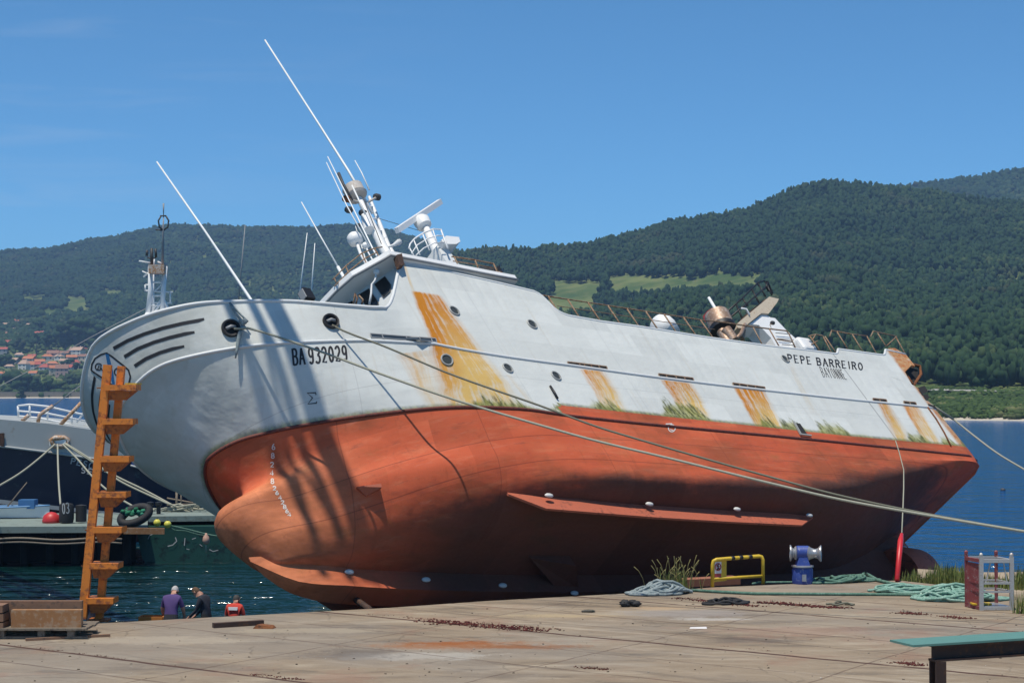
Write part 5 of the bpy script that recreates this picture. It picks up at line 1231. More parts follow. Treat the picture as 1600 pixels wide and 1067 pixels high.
# red pole with hanging line
rp=q(1402,909); DR=rp[1]
RP=empty('marker_pole',rp,'bright red pole hanging on a thin line below the trawler stern','pole')
M['redpole']=simple('bright_red_plastic',(.55,.02,.025),.4,var=.1,bump=.02)
f=lambda u,v,D: rel(at(u,v,D),rp)
b=MB(); b.tube([f(1401.5,906,DR+.0),f(1407,845,DR+1.2),f(1409,834,DR+1.5)],[.075,.09,.05],10); b.build('sleeve',M['redpole'],RP,True)
hp=hit(1398,690)[0]; hw_=wld(hp+np.array([0,.05,0]))
b=MB(); b.tube([f(1409,834,DR+1.5),f(1411,790,DR+3.4),f(1412,762,DR+5),rel(wld(hit(1410,735)[0]+hit(1410,735)[1]*.06),rp),rel(wld(hit(1404,708)[0]+hit(1404,708)[1]*.04),rp),rel(hw_,rp)],.022,5); b.build('line',M['rope'],RP,True)
# lifting cage
c0=q(1537,953); DC=c0[1]
CG=empty('lifting_cage',c0,'galvanised man-basket with open bar sides, right of the teal ropes','cage')
M['cagepaint']=simple('galvanised_cage',(.46,.46,.45),.5,metal=.3,var=.25,scale=5,col2=(.3,.16,.1),amount=.25,bump=.1)
M['cagered']=simple('faded_red_cage_side',(.22,.045,.05),.6,var=.3,scale=5,col2=(.3,.27,.25),amount=.3,bump=.1)
cf=lambda u,v,dy=0: rel(at(u,v,DC+dy),c0)
x0,x1=cf(1533.5,955)[0],cf(1581,955)[0]; H_=1.33; dx=-.2; dp=.75
def cb(a,c,w,mat,name,z0=None):
    b=MB(); b.bar(a,c,w,w); return b.build(name,mat,CG)
C=[(x0,0),(x1,0),(x1+dx,dp),(x0+dx,dp)]
for k,(x,y) in enumerate(C): cb((x,y,0),(x,y,H_+.06),.10 if k<2 else .075,M['cagepaint'] if k in(0,1) else M['cagered'],'corner_post')
for k in range(4):
    a,c=C[k],C[(k+1)%4]; mt=M['cagepaint'] if k in(0,1,2) else M['cagered']
    for z,w in((.05,.08),(.48,.05),(.70,.05),(1.28,.09)): cb((a[0],a[1],z),(c[0],c[1],z),w,mt,'side_bar')
b=MB(); b.prism([(p[0],p[1],.09) for p in C],None,(0,0,.015)); b.build('floor_plate',M['galv'],CG)
b=MB(); P=[(x0*.98+dx,dp*.93,.1),(x0+dx+.02,dp*.9,1.2),(x0+.0,.08,1.2),(x0+.0,.1,.1)]; b.prism([(p[0]-.01,p[1],p[2]) for p in P],None,(-.015,0,0)); b.build('side_panel',M['cagered'],CG)
cb((x0+.12,.02,.72),(x0+.25,.02,1.24),.03,M['cagepaint'],'brace'); cb((x1-.12,.02,.72),(x1-.2,.02,1.24),.03,M['cagepaint'],'brace')
for k,(x,y) in enumerate(C):
    b=MB(); b.lathe([(.02,0),(.05,.01),(.05,.07),(.02,.1)],(x,y,H_+.06),n=8); b.build('corner_cap',M['cagered'] if k in(2,3) else M['cagepaint'],CG)
b=MB(); b.box((0.02,.35,.13),(.5,.3,.04)); tag(b.build('timber_offcut',M['yellow'],None),'pale yellow board lying inside the lifting cage','board'); bpy.data.objects['timber_offcut'].location=tuple(c0)
# steel bench at the right edge
t0=q(1468,1068+0); DT=32.5
M['teal']=simple('teal_sheet_top',(.105,.24,.20),.5,var=.15,scale=2,bump=.05)
tt=lambda u,v,dy=0: at(u,v,DT+dy)
tb=np.array([tt(1469,1040)[0],DT,QZ]); BEN=empty('steel_bench',tb,'rusty steel-beam bench with a teal sheet top at the lower right corner','bench')
ztop=at(1450,1009,DT)[2]; 
dirv=unit(np.array([.93,.37,0.])); prp=np.array([-dirv[1],dirv[0],0])
A=at(1427,1014,DT); A=np.array([A[0],A[1],ztop])
def bpnt(s_,w_,z): return rel(A+dirv*s_+prp*w_+np.array([0,0,z]),tb)
b=MB(); b.hexa([bpnt(0,0,-.02),bpnt(6,0,-.02),bpnt(6,.75,-.02),bpnt(-.0,.75,-.02),bpnt(0,0,.02),bpnt(6,0,.02),bpnt(6,.75,.02),bpnt(-.0,.75,.02)]); b.build('sheet_top',M['teal'],BEN)
b=MB()
for z,h,w in((-.045,.04,.22),(-.17,.21,.03),(-.30,.04,.22)):
    b.hexa([bpnt(.5,.04+(.11-w/2),z-h/2),bpnt(5.8,.04+(.11-w/2),z-h/2),bpnt(5.8,.04+(.11+w/2),z-h/2),bpnt(.5,.04+(.11+w/2),z-h/2),bpnt(.5,.04+(.11-w/2),z+h/2),bpnt(5.8,.04+(.11-w/2),z+h/2),bpnt(5.8,.04+(.11+w/2),z+h/2),bpnt(.5,.04+(.11+w/2),z+h/2)])
b.build('beam',M['darkrust'],BEN)
zl=-(ztop-QZ); 
for s0 in(.62,5.2):
    b=MB()
    for k0,k1,w0_,w1_ in((-.11,.11,.03,.06),(-.015,.015,.06,.22),(-.11,.11,.22,.25)):
        b.hexa([bpnt(s0+k0,w0_,zl),bpnt(s0+k1,w0_,zl),bpnt(s0+k1,w1_,zl),bpnt(s0+k0,w1_,zl),bpnt(s0+k0,w0_,-.325),bpnt(s0+k1,w0_,-.325),bpnt(s0+k1,w1_,-.325),bpnt(s0+k0,w1_,-.325)])
    b.build('leg',M['darkrust'],BEN)
# ------------------------------------------------------------------ weeds and grass
M['redweed']=simple('red_stonecrop',(.16,.035,.03),.8,var=.45,scale=6,col2=(.22,.10,.05),amount=.3,bump=0)
M['drygrass']=simple('dry_grass',(.30,.26,.10),.8,var=.35,scale=3,bump=0); M['grass']=simple('green_grass',(.12,.16,.035),.8,var=.4,scale=3,col2=(.26,.24,.08),amount=.4,bump=0)
def blades(b,p,n,h,spread,lean=.4,w=.012):
    for k in range(n):
        x=p+np.array([random.gauss(0,spread),random.gauss(0,spread*.6),0]); a=random.uniform(0,6.28); hh=h*random.uniform(.5,1.2); l=lean*random.uniform(.1,1)*hh
        d=np.array([math.cos(a)*l,math.sin(a)*l,hh]); t=np.array([math.cos(a+1.57),math.sin(a+1.57),0])*w
        b.add([x-t,x+t,x+d*.55+t*.7+np.array([0,0,hh*.08]),x+d*.55-t*.7+np.array([0,0,hh*.08]),x+d],[(0,1,2,3),(3,2,4)])
b=MB(); WP=[]
for (u0,v0,u1,v1,n,h,s) in((545,957,690,969,50,.05,.05),(660,969,850,985,190,.13,.16),(1060,934,1180,947,120,.10,.10),(1190,941,1315,950,200,.12,.10),(1410,957,1440,960,60,.11,.08),(1460,961,1510,966,70,.09,.08),(1410,1035,1440,1040,50,.1,.08),(900,1042,955,1046,50,.07,.05),(395,1053,470,1062,45,.07,.05),(0,1004,200,1030,40,.04,.04),(1050,1000,1250,1022,25,.03,.03)):
    for k in range(n//4):
        t=random.random(); p=q(u0+(u1-u0)*t,v0+(v1-v0)*t)
        for j in range(9):
            r=h*random.uniform(.12,.3); WP.append((p[0]+random.gauss(0,s*1.6),p[1]+random.gauss(0,s),QZ+r*.3,r,r*.55,random.random()))
        if k%4==0: blades(b,p,2,h*.8,s,.9,.014)
o=b.build('weed_stems',M['redweed']); o['kind']='stuff'
o=clump_mesh('weeds',WP,leaf_mat('red_stonecrop_leaves',(.04,.012,.012),(.115,.03,.028),(.16,.07,.04),14,(.08,.05,.03)),None,rng,.45); o['kind']='stuff'
WP=[]
for k in range(380):
    p=q(random.uniform(-20,1620),random.uniform(925,1075))
    if p[1]>43.5+.46*(p[0]+9.8): continue
    r=random.choice((.006,.008,.010,.013,.02)); WP.append((p[0],p[1],QZ+r*.3,r*1.4,r*.7,random.random()))
o=clump_mesh('grit',WP,leaf_mat('grit_and_chips',(.03,.025,.02),(.16,.13,.1),(.55,.52,.48),9,(.2,.1,.06)),None,rng,.4); o['kind']='stuff'
GT=empty('grass_tuft',q(1064,921),'tall yellow-green grass tuft growing behind the grey rope heap','plant')
b=MB(); blades(b,np.array([-.12,.1,0]),110,.55,.26,.35,.016); b.build('leaves',M['grass'],GT)
b=MB()
for k in range(46):
    x=random.gauss(-.1,.3); a=random.uniform(-.7,.7); h=random.uniform(.4,.98); y=random.gauss(.1,.12)
    P=[(x,y,0),(x+a*.12,y,h*.5),(x+a*.3,y,h*.82),(x+a*.5,y,h)]; b.tube(P,[.006,.005,.007,.014],4)
b.build('seed_stems',M['drygrass'],GT)
b=MB()
for k in range(420):
    u=random.uniform(1414,1640); v=916+(u-1430)*.052-random.uniform(3,9); p=q(u,v,QZ-.35); blades(b,p,5,.34*random.choice((.5,.8,1.1)),.16,.4,.018)
for k in range(60): p=q(random.uniform(1462,1512),random.uniform(907,914),QZ-.3); blades(b,p,6,.55,.15,.3,.018)
for k in range(70): p=q(random.uniform(1585,1640),random.uniform(912,922),QZ-.3); blades(b,p,6,.6,.15,.3,.018)
o=b.build('grass',M['grass']); o['kind']='stuff'
b=MB(); blades(b,q(1600,958),60,.55,.12,.4,.016); tag(b.build('grass_tuft',M['grass']),'green weed clump at the right edge beside the lifting cage','plant')
# ------------------------------------------------------------------ people on the landing
from bpy import ops as _ops
SK=simple('skin',(.42,.22,.15),.6,var=.08,bump=0)
def person(pos,rz,joints,shirt,trousers,hair,label,scale=1.,sleeve='short',bald=False,print_=None):
    J=joints; t=empty('person',pos,label,'person',None,rz); t.scale=(scale,)*3
    names=[n for n in J if n!='face']; idx={n:i for i,n in enumerate(names)}
    edges=[('pelvis','waist'),('waist','chest'),('chest','neck'),('neck','skull'),('skull','crown')]
    for s in 'LR': edges+=[('chest','sh'+s),('sh'+s,'el'+s),('el'+s,'wr'+s),('wr'+s,'palm'+s),('pelvis','hip'+s),('hip'+s,'kn'+s),('kn'+s,'an'+s),('an'+s,'toe'+s)]
    rad=dict(pelvis=(.165,.12),waist=(.155,.115),chest=(.19,.125),neck=(.06,.065),skull=(.078,.098),crown=(.07,.085))
    for s in 'LR': rad.update({'sh'+s:(.085,.085),'el'+s:(.05,.05),'wr'+s:(.034,.034),'palm'+s:(.034,.045),'hip'+s:(.105,.115),'kn'+s:(.068,.068),'an'+s:(.048,.05),'toe'+s:(.038,.05)})
    V=[J[n][:3] for n in names]
    # fingers: five short chains rooted in the palm
    for s in 'LR':
        p=np.array(J['palm'+s]); w=np.array(J['wr'+s]); d=unit(p-w); sd=unit(np.cross(d,np.array([0,1.,.2])))
        for k,(o,l) in enumerate(((-.030,.07),(-.010,.085),(.010,.08),(.028,.062),(-.045,.055))):
            base_=p+sd*o; dd=unit(d+np.array([0,.25,0])+(sd*-.9 if k==4 else 0))
            a,b_=base_+dd*l*.55,base_+unit(dd+np.array([0,.5,-.1]))*l
            for m_,pt_ in enumerate((a,b_)):
                n_=f'f{s}{k}{m_}'; idx[n_]=len(V); V.append(tuple(pt_)); rad[n_]=(.0095,.0095); names.append(n_)
            edges+=[('palm'+s,f'f{s}{k}0'),(f'f{s}{k}0',f'f{s}{k}1')]
    me=bpy.data.meshes.new('body'); me.from_pydata([tuple(map(float,v)) for v in V],[(idx[a],idx[c]) for a,c in edges],[])
    o=bpy.data.objects.new('body',me); COL.objects.link(o)
    md=o.modifiers.new('skin','SKIN'); md.use_smooth_shade=True
    sv=me.skin_vertices[0].data
    for n in names: sv[idx[n]].radius=rad[n]; sv[idx[n]].use_root=(n=='pelvis')
    o.modifiers.new('sub','SUBSURF').levels=2
    dg=bpy.context.evaluated_depsgraph_get(); nm=bpy.data.meshes.new_from_object(o.evaluated_get(dg)); bpy.data.objects.remove(o)
    o=bpy.data.objects.new('body',nm); COL.objects.link(o); o.parent=t
    nm.materials.clear()
    for m in(shirt,trousers,SK,hair,M['black']): nm.materials.append(m)
    keys=[k for k in names if not k.startswith('f')]; KP=np.array([J[k][:3] for k in keys])
    segs=[(a,c) for a,c in edges]
    for f in nm.polygons:
        c=np.array(f.center); best=None
        for a,e in segs:
            A=np.array(V[idx[a]]); E=np.array(V[idx[e]]); tt_=max(0,min(1,((c-A)@(E-A))/max(1e-9,(E-A)@(E-A)))); d=np.linalg.norm(c-(A+(E-A)*tt_))-(rad[a][0]*(1-tt_)+rad[e][0]*tt_)
            if best is None or d<best[0]: best=(d,a,e,tt_)
        _,a,e,tt_=best; m=0
        if e in('skull','crown'): m=2
        elif a=='chest' and e=='neck': m=2 if tt_>.75 else 0
        elif e[:2]=='el': m=0 if sleeve=='long' or tt_<.75 else 2
        elif e[:2]=='wr': m=0 if sleeve=='long' else 2
        elif e[:4]=='palm' or e[0]=='f': m=2
        elif a in('pelvis',) and e=='waist': m=1 if tt_<.5 else 0
        elif e[:3] in('hip',) or e[:2] in('kn','an'): m=1
        elif e[:3]=='toe': m=4
        f.material_index=m
    nm.polygons.foreach_set('use_smooth',[True]*len(nm.polygons))
    # face and hair on the head
    sk=np.array(J['skull']); cr=np.array(J['crown']); u_=unit(cr-sk); fw=np.array(J['face']) if 'face' in J else np.array([0,1.,0]); fw=unit(fw-u_*(fw@u_)); rt=np.cross(fw,u_)
    hc=(sk+cr)/2
    b=MB(); b.ball(hc+fw*.095-u_*.02,(.012,.022,.022),8,6,ax=(rt,fw,u_)); 
    for s_ in(-1,1): b.ball(hc+rt*.082*s_-u_*.01,(.014,.022,.034),8,6,ax=(rt,fw,u_))
    b.build('face_features',SK,o,True)
    b=MB()
    for s_ in(-1,1): b.ball(hc+fw*.088+rt*.034*s_+u_*.015,.011,6,5)
    b.tube([hc+fw*.088-rt*.025-u_*.065,hc+fw*.094-u_*.067,hc+fw*.088+rt*.025-u_*.065],.005,4); b.build('eyes_and_mouth',M['black'],o,True)
    b=MB(); n=18; vs=[];fs=[]
    rows=8
    for i in range(rows+1):
        th=(.0 if not bald else .75)+ (1.95-(.0 if not bald else .75))*i/rows
        for k in range(n):
            a=2*math.pi*k/n; fr=math.cos(a); lim=min(th,1.05+.85*(1-max(0,fr))) 
            lim=min(th,1.95-.95*max(0,fr)**.7)
            vs.append(hc+rt*(.088*math.sin(lim)*math.sin(a))+fw*(.106*math.sin(lim)*fr-.004)+u_*(.125*math.cos(lim)+.004))
    for i in range(rows):
        for k in range(n): fs.append((i*n+k,i*n+(k+1)%n,(i+1)*n+(k+1)%n,(i+1)*n+k))
    b.add(vs,fs); b.build('hair',hair,o,True)
    if print_:
        c=np.array(J['chest']); b=MB(); b.hexa([c+np.array(k) for k in((-.12,-.150,.02),(.12,-.150,.02),(.12,-.12,.02),(-.12,-.12,.02),(-.13,-.140,.10),(.13,-.140,.10),(.13,-.11,.10),(-.13,-.11,.10))]); b.build('back_print',print_,o)
    return t
def stand(lean=.0,bow=.0,arm=((.27,.05),(.27,.05)),elb=.1,turn=0.):
    """upright or bending figure; lean = forward shift of the chest, bow = forward drop of the head"""
    J=dict(pelvis=(0,0,.95),waist=(0,lean*.25,1.1),chest=(0,lean*.75,1.33-lean*.12))
    c=np.array(J['chest']); J['neck']=(0,c[1]+.03+lean*.3,c[2]+.17-lean*.1); nk=np.array(J['neck'])
    J['skull']=(turn,nk[1]+.05+bow,nk[2]+.085-bow*.35); J['crown']=(turn*1.2,nk[1]+.055+bow*1.9,nk[2]+.19-bow*.75)
    J['face']=(turn*6,1.,-bow*5)
    for s,sx,a in(('L',-1,arm[0]),('R',1,arm[1])):
        J['sh'+s]=(sx*.185,c[1]+.0,c[2]+.085); J['el'+s]=(sx*a[0],c[1]+a[1],c[2]-.2); J['wr'+s]=(sx*(a[0]-.01),c[1]+a[1]+elb,c[2]-.43+elb*.3); J['palm'+s]=(sx*(a[0]-.02),c[1]+a[1]+elb*1.35,c[2]-.5+elb*.3)
        J['hip'+s]=(sx*.1,0,.88); J['kn'+s]=(sx*.11,.03,.48); J['an'+s]=(sx*.11,-.02,.09); J['toe'+s]=(sx*.13,.15,.045)
    return J
cl=lambda n,c: simple(n,c,.85,var=.2,scale=6,bump=.1)
D_=46.0
def at_land(u,D=46.0): return np.array([(u-CX)/FPX*D,D,LZ])
person(at_land(268.5,45.5)+np.array([0,0,.06]),R_(-6),stand(.16,.07,((.26,.05),(.27,.06)),.12),cl('purple_shirt',(.075,.045,.16)),cl('dark_trousers',(.03,.03,.035)),cl('grey_hair',(.42,.41,.40)),'man in a purple T-shirt with grey hair, seen from behind at the quay edge',1.03)
person(at_land(325,46.2)+np.array([0,0,.04]),R_(72),stand(.13,.07,((.2,.1),(.21,.12)),.2),cl('dark_jacket',(.022,.026,.038)),cl('black_trousers',(.015,.017,.02)),cl('brown_hair',(.10,.055,.03)),'man in a dark jacket turned sideways with bowed head, between the other two',.99,'long')
person(at_land(367,46.7)-np.array([0,0,.22]),R_(-10),stand(.08,.03,((.25,.04),(.26,.04)),.1),cl('red_shirt',(.55,.05,.03)),cl('grey_trousers',(.05,.055,.06)),cl('dark_grey_hair',(.06,.055,.05)),'balding man in a red T-shirt with a pale back print, standing lower than the others',.97,'short',True,M['signwhite'])
person(at_land(148,45.6),R_(60),stand(.1,.05,((.22,.06),(.22,.08)),.12),cl('navy_jersey',(.035,.045,.08)),cl('navy_trousers',(.03,.035,.055)),cl('pale_grey_cap',(.38,.40,.44)),'person in navy clothes and a pale cap, half hidden behind the orange ladder',1.0,'long')
b=MB(); p=at_land(240,45.7); 
CR=empty('fish_crate',(p[0],p[1],LZ+.75),'small orange crate beside the man in the purple T-shirt','crate')
for a,c in(((0,-.2,.15),(.6,.04,.3)),((0,.2,.15),(.6,.04,.3)),((-.3,0,.15),(.04,.36,.3)),((.3,0,.15),(.04,.36,.3)),((0,0,.02),(.56,.36,.03))): b.box(a,c)
b.build('crate_body',cl('orange_crate_plastic',(.5,.17,.03)),CR)
b=MB(); b.box((p[0],p[1],LZ+.37),(.7,.5,.74)); thing_mesh(b,'mooring_block',M['wetcon'],'rough concrete block carrying the orange crate on the landing','block',smooth=False)

# ------------------------------------------------------------------ the pier, the moored ship and what lies there
M['navy']=simple('navy_hull_paint',(.010,.017,.042),.45,var=.3,scale=.6,col2=(.05,.07,.085),amount=.25,bump=.05)
M['navyblue']=simple('blue_hull_paint',(.028,.06,.24),.45,var=.3,scale=.5,col2=(.02,.025,.06),amount=.3,bump=.05)
M['hullgrey']=simple('grey_white_topside',(.36,.385,.385),.55,var=.12,scale=.4,col2=(.26,.22,.16),amount=.28,bump=.05)
M['boot']=simple('red_brown_boot_top',(.10,.035,.03),.7,var=.3,scale=1,bump=.1)
DV0,DV1=106.,112.
def vd(u): return DV0+(DV1-DV0)*(u+150)/600.
def va(u,v,dy=0): return at(u,v,vd(u)+dy)
VB=np.array([va(120,800)[0],108.,0.])
VES=empty('moored_ship',VB,'dark blue ship with grey-white topside and white lattice mast moored behind the pier','ship')
vr=lambda u,v,dy=0: rel(va(u,v,dy),VB)
us_=np.arange(-150,451,15.)
def band(name,top,bot,mat,thick=9.,dy=0,bulge=0.):
    ft=lambda u:np.interp(u,[p[0] for p in top],[p[1] for p in top]); fb=lambda u:np.interp(u,[p[0] for p in bot],[p[1] for p in bot])
    b=MB(); n=len(us_)
    for u in us_: b.v+= [tuple(vr(u,ft(u),dy)),tuple(vr(u,fb(u),dy+bulge))]
    b.f=[(2*i,2*i+1,2*i+3,2*i+2) for i in range(n-1)]
    m_=len(b.v); bk=[tuple(np.array(p)+np.array([0,thick,0])) for p in b.v]; b.v+=bk
    b.f+=[(2*i,2*i+2,2*i+2+m_,2*i+m_) for i in range(n-1)]+[(0,m_,m_+1,1),(2*n-2,2*n-1,2*n-1+m_,2*n-2+m_)]
    return b.build(name,mat,VES)
T0=[(-150,648),(0,655),(80,662),(150,672),(205,681),(240,690),(450,705)]
T1=[(-150,688),(0,697),(80,707),(150,717),(202,724),(203,704),(240,707),(450,712)]
T2=[(-150,766),(0,780),(130,795),(240,806),(450,822)]
T2b=[(-150,773),(0,787),(130,801),(240,812),(450,828)]
zb=[(-150,862),(0,858),(450,850)]
band('topside',T0,T1,M['hullgrey'])
band('hull_band',[(p[0],p[1]+.0) for p in T1],T2,M['navy'],dy=.06,bulge=.3)
band('boot_line',T2,T2b,M['hullgrey'],dy=.36); band('boot_top',T2b,zb,M['boot'],dy=.36,bulge=.8)
b=MB(); P=[(202,703),(240,706.5),(340,711),(450,716),(450,790),(340,762),(240,737),(206,727)]; b.prism([tuple(vr(u,v,-.1)) for u,v in P],None,(0,.18,0)); b.build('bow_plating',M['navyblue'],VES)
b=MB(); b.tube([tuple(vr(u,v,-.16)) for u,v in((204,727),(225,733),(260,742),(300,750),(340,760),(400,772))],.07,6); b.build('rubbing_strake',M['hullgrey'],VES,True)
b=MB(); b.tube([tuple(vr(u,np.interp(u,[p[0] for p in T1],[p[1] for p in T1]),-.05)) for u in us_ if u<200],.08,6); b.build('rubbing_strake',M['hullgrey'],VES,True)
# name on the bow
def vdecal(name,polys,mat,dy=-.02):
    b=MB()
    for pl in polys: b.add([tuple(vr(u,v,dy)) for u,v in pl],[tuple(range(len(pl)))])
    return b.build(name,mat,VES)
M['fadedwhite']=simple('faded_white_lettering',(.45,.46,.46),.6,var=.3,bump=0)
vdecal('name_lettering',lettering('PESC',(112,715),(148,723),(110,724),(144,732),1.7,.3,.5,serif=.15)+lettering('NE',(155,728),(170,731),(154,735),(168.5,738),1.6,.3)+lettering('SE',(127,729),(147,733.5),(125,738),(144,741.5),1.7,.3,serif=.15),M['fadedwhite'],-.02)
# fairlead with the ropes, side port
b=MB(); P=[vr(u,v,-.12) for u,v in((80,687),(86,684),(100,684),(106,687),(105,695),(96,697),(84,696))]; b.tube([tuple(p) for p in P],.16,7,closed=True); b.build('mooring_fairlead',M['rustlight'],VES,True)
b=MB(); b.box(vr(90,691,-.08),(1.0,.1,.45)); b.build('fairlead_plate',M['whitec'],VES)
b=MB(); b.box(vr(1,687,-.06),(.42,.12,.8)); b.build('side_port',M['darkrust'],VES)
# bulwark rail, white guard rails and stanchions
b=MB()
for pl in([(28,634),(46,632),(75,635),(105,642),(150,652),(200,663)],[(29,650),(60,653),(105,662),(150,671)],[(28,642),(75,646),(150,661)],[(28,634),(29,651)],[(46,632),(47,650)],[(75,636),(74,655)],[(112,644),(112,664)],[(138,634),(120,660)],[(150,652),(149,671)]): b.tube([tuple(vr(u,v,3.)) for u,v in pl],.07,6)
b.build('guard_rail',M['whitec'],VES,True)
b=MB(); b.box(vr(150,659,4.),(1.1,1.,.75)); b.build('deck_locker',M['whitec'],VES)
for pl in([(59,661),(62,648),(72,641),(83,634)],[(34,658),(41,652),(45,648)],[(94,664),(112,645),(132,624)]):
    b=MB(); b.tube([tuple(vr(u,v,.6)) for u,v in pl],.12,7); b.build('davit',M['rustlight'],VES,True)
b=MB(); b.tube([tuple(vr(u,v,.6)) for u,v in((83,634),(110,614),(160,578),(235,500))],.03,5); b.tube([tuple(vr(u,v,5)) for u,v in((-40,622),(0,603),(60,572),(140,528),(232,480))],.025,5); b.build('rigging_wire',M['grey'],VES,True)
# lattice mast
DYM=4.
mr=lambda u,v,dy=0: tuple(vr(u,v,DYM+dy))
b=MB()
b.tube([mr(229,505),mr(235,455),mr(235,416)],.16,8); b.tube([mr(253,500),mr(255,455),mr(258,416)],.16,8); b.tube([mr(239,498,2),mr(239,420,2)],.09,6)
for v in(426,441,462,477,489): b.tube([mr(235,v),mr(256,v)],.07,6)
for v0,v1 in((441,462),(462,489)): b.tube([mr(235,v1),mr(256,v0)],.05,5)
b.tube([mr(253,462),mr(267,492)],.1,6); b.tube([mr(253,470),mr(238,494)],.08,6)
b.build('mast',M['whitec'],VES,True)
b=MB(); b.box(mr(247,421),(1.0,1.2,.55)); b.build('mast_table',M['rustlight'],VES)
b=MB()
for pl in([(217,408),(236,411)],[(240,417),(241,405)],[(246,409),(254,412)],[(222,424),(235,430)],[(224,433),(235,424)]):
    s_b=MB(); s_b.tube([mr(u,v) for u,v in pl],.055,6); s_b.build('aerial_stub',M['whitec'],VES,True)
for pl in([(240,456),(240,486)],[(240,455.5),(270,456.5)],[(266,457),(266,474)],[(241,473),(269,473.5)],[(227,445),(236,446)],[(226,454),(236,455)],[(227,445),(227,455)],[(236,446),(240,456)]): b.tube([mr(u,v) for u,v in pl],.055,6)
b.build('mast_platform_rail',M['whitec'],VES,True)
b=MB()
for pl in([(254,416),(255,360),(255.5,337)],): b.tube([mr(u,v) for u,v in pl],[.09,.07,.03],6)
b.build('topmast',M['grey'],VES,True)
b=MB()
for sgx in(-1,1): b.tube([mr(255.5+sgx*4,338),mr(255.5+sgx*8,345),mr(255.5+sgx*6.5,355),mr(255.5,360)],.06,6)
b.tube([mr(250,337.5),mr(260,337.5)],.05,5); b.tube([mr(243,359),mr(256,360)],.05,5)
b.build('aerial_cluster',M['dgrey'],VES,True); b=MB(); b.tube([mr(237,414),mr(237,388)],.1,6); b.tube([mr(230,391),mr(229,400)],.08,6); b.tube([mr(243,389),mr(244,402)],.08,6); b.tube([mr(230,402),mr(237,405),mr(244,402)],.05,5)
b.build('aerial_cluster',M['dgrey'],VES,True)
b=MB(); b.hexa([np.array(mr(u,v,dy)) for u,v,dy in((216,505,-2),(275,500,-2),(275,500,3),(216,505,3),(228,488,-1),(262,490,-1),(262,490,2),(228,488,2))]); b.build('mast_house',M['whitec'],VES)
for a,c in(((383,352),(372,478)),((480,364),(466,478)),((492,380),(485,478)),((255.5,338),(255.5,318))):
    b=MB(); b.tube([mr(*c),mr(*a)],[.06,.025],6); b.build('whip_antenna',M['whip'] if a[0]>470 else M['grey'],VES,True)
# pier on piles
M['pierdeck']=simple('grey_green_pier_deck',(.20,.25,.225),.8,var=.25,scale=.8,col2=(.12,.13,.11),amount=.4,bump=.2)
M['pile']=simple('shade_dark_pile',(.012,.011,.010),.85,var=.4,scale=2,col2=(.025,.025,.018),amount=.3,bump=.3)  # near-black piles, the darkness under the pier deck put into their colour
PZ=2.15
PB=np.array([-30.,99.,0.]); PI=empty('pier',PB,'low grey-green pier deck on dark piles, left of the trawler bulb','pier')
def pz(u,D): return np.array([(u-CX)/FPX*D,D,PZ])
b=MB(); b.hexa([rel(p,PB)+np.array([0,0,h]) for h in(-.34,0) for p in(pz(-260,94.3),pz(232,95.3),pz(232,105),pz(-260,105))]); b.build('deck',M['pierdeck'],PI)
b=MB(); b.hexa([rel(p,PB)+np.array([0,0,h]) for h in(-.0,.30) for p in(pz(233,98.2),pz(470,99.5),pz(470,105),pz(233,105))]); b.build('deck',M['pierdeck'],PI)
for k,u in enumerate(range(-240,240,40)):
    b=MB(); p=rel(pz(u,97.0),PB); b.tube([p+np.array([0,0,-3.5]),p+np.array([0,0,-.34])],.22,8); b.build('pile',M['pile'],PI,True)
    b=MB(); p=rel(pz(u+8,103),PB); b.tube([p+np.array([0,0,-3.5]),p+np.array([0,0,-.34])],.22,8); b.build('pile',M['pile'],PI,True)
b=MB(); b.hexa([rel(p,PB)+np.array([0,0,h]) for h in(-2.1,-.36) for p in(pz(-260,97.6),pz(214,98.2),pz(214,98.5),pz(-260,97.9))]); b.build('deck_shade_sheet',M['pile'],PI)  # dark sheet behind the piles, stands in for the shade under the deck
for zz,r in((-.62,.07),(-.82,.06)):
    b=MB(); b.tube([rel(pz(u,94.4),PB)+np.array([0,0,zz+.05*math.sin(u*.05)]) for u in range(-240,200,12)],r,6); b.build('fender_pole',M['wood_grey'],PI,True)
# green barge under the pier deck
M['greenhull']=simple('dark_green_hull',(.012,.065,.05),.45,var=.3,scale=.7,col2=(.004,.015,.015),amount=.4,bump=.05)
GB_=np.array([-18,99.,0.]); GBR=empty('green_barge',GB_,'dark green barge with scuffed white lettering, afloat behind the trawler bulb','barge')
b=MB(); P=[(213,827),(232,822),(470,822),(470,884),(232,884),(222,872)]; b.prism([tuple(rel(at(u,v,97.8),GB_)) for u,v in P],None,(0,5,0)); b.build('hull',M['greenhull'],GBR)
b=MB()
def gst(pts,w): 
    for pl in stroke(pts,w): b.add([tuple(rel(at(u,v,97.74),GB_)) for u,v in pl],[(0,1,2,3)])
gst([(231,842),(234,836),(241,833),(249,834)],1.3); gst([(274,839),(276,845),(270,851),(262,853)],1.6); gst([(289,840),(288,852)],1.3); gst([(300,842),(306,840)],1.2); gst([(312,850),(316,853)],1.); gst([(327,858),(333,861),(341,859)],1.2); gst([(291,857),(296,858)],1.)
b.build('scuffed_lettering',M['fadedwhite'],GBR)
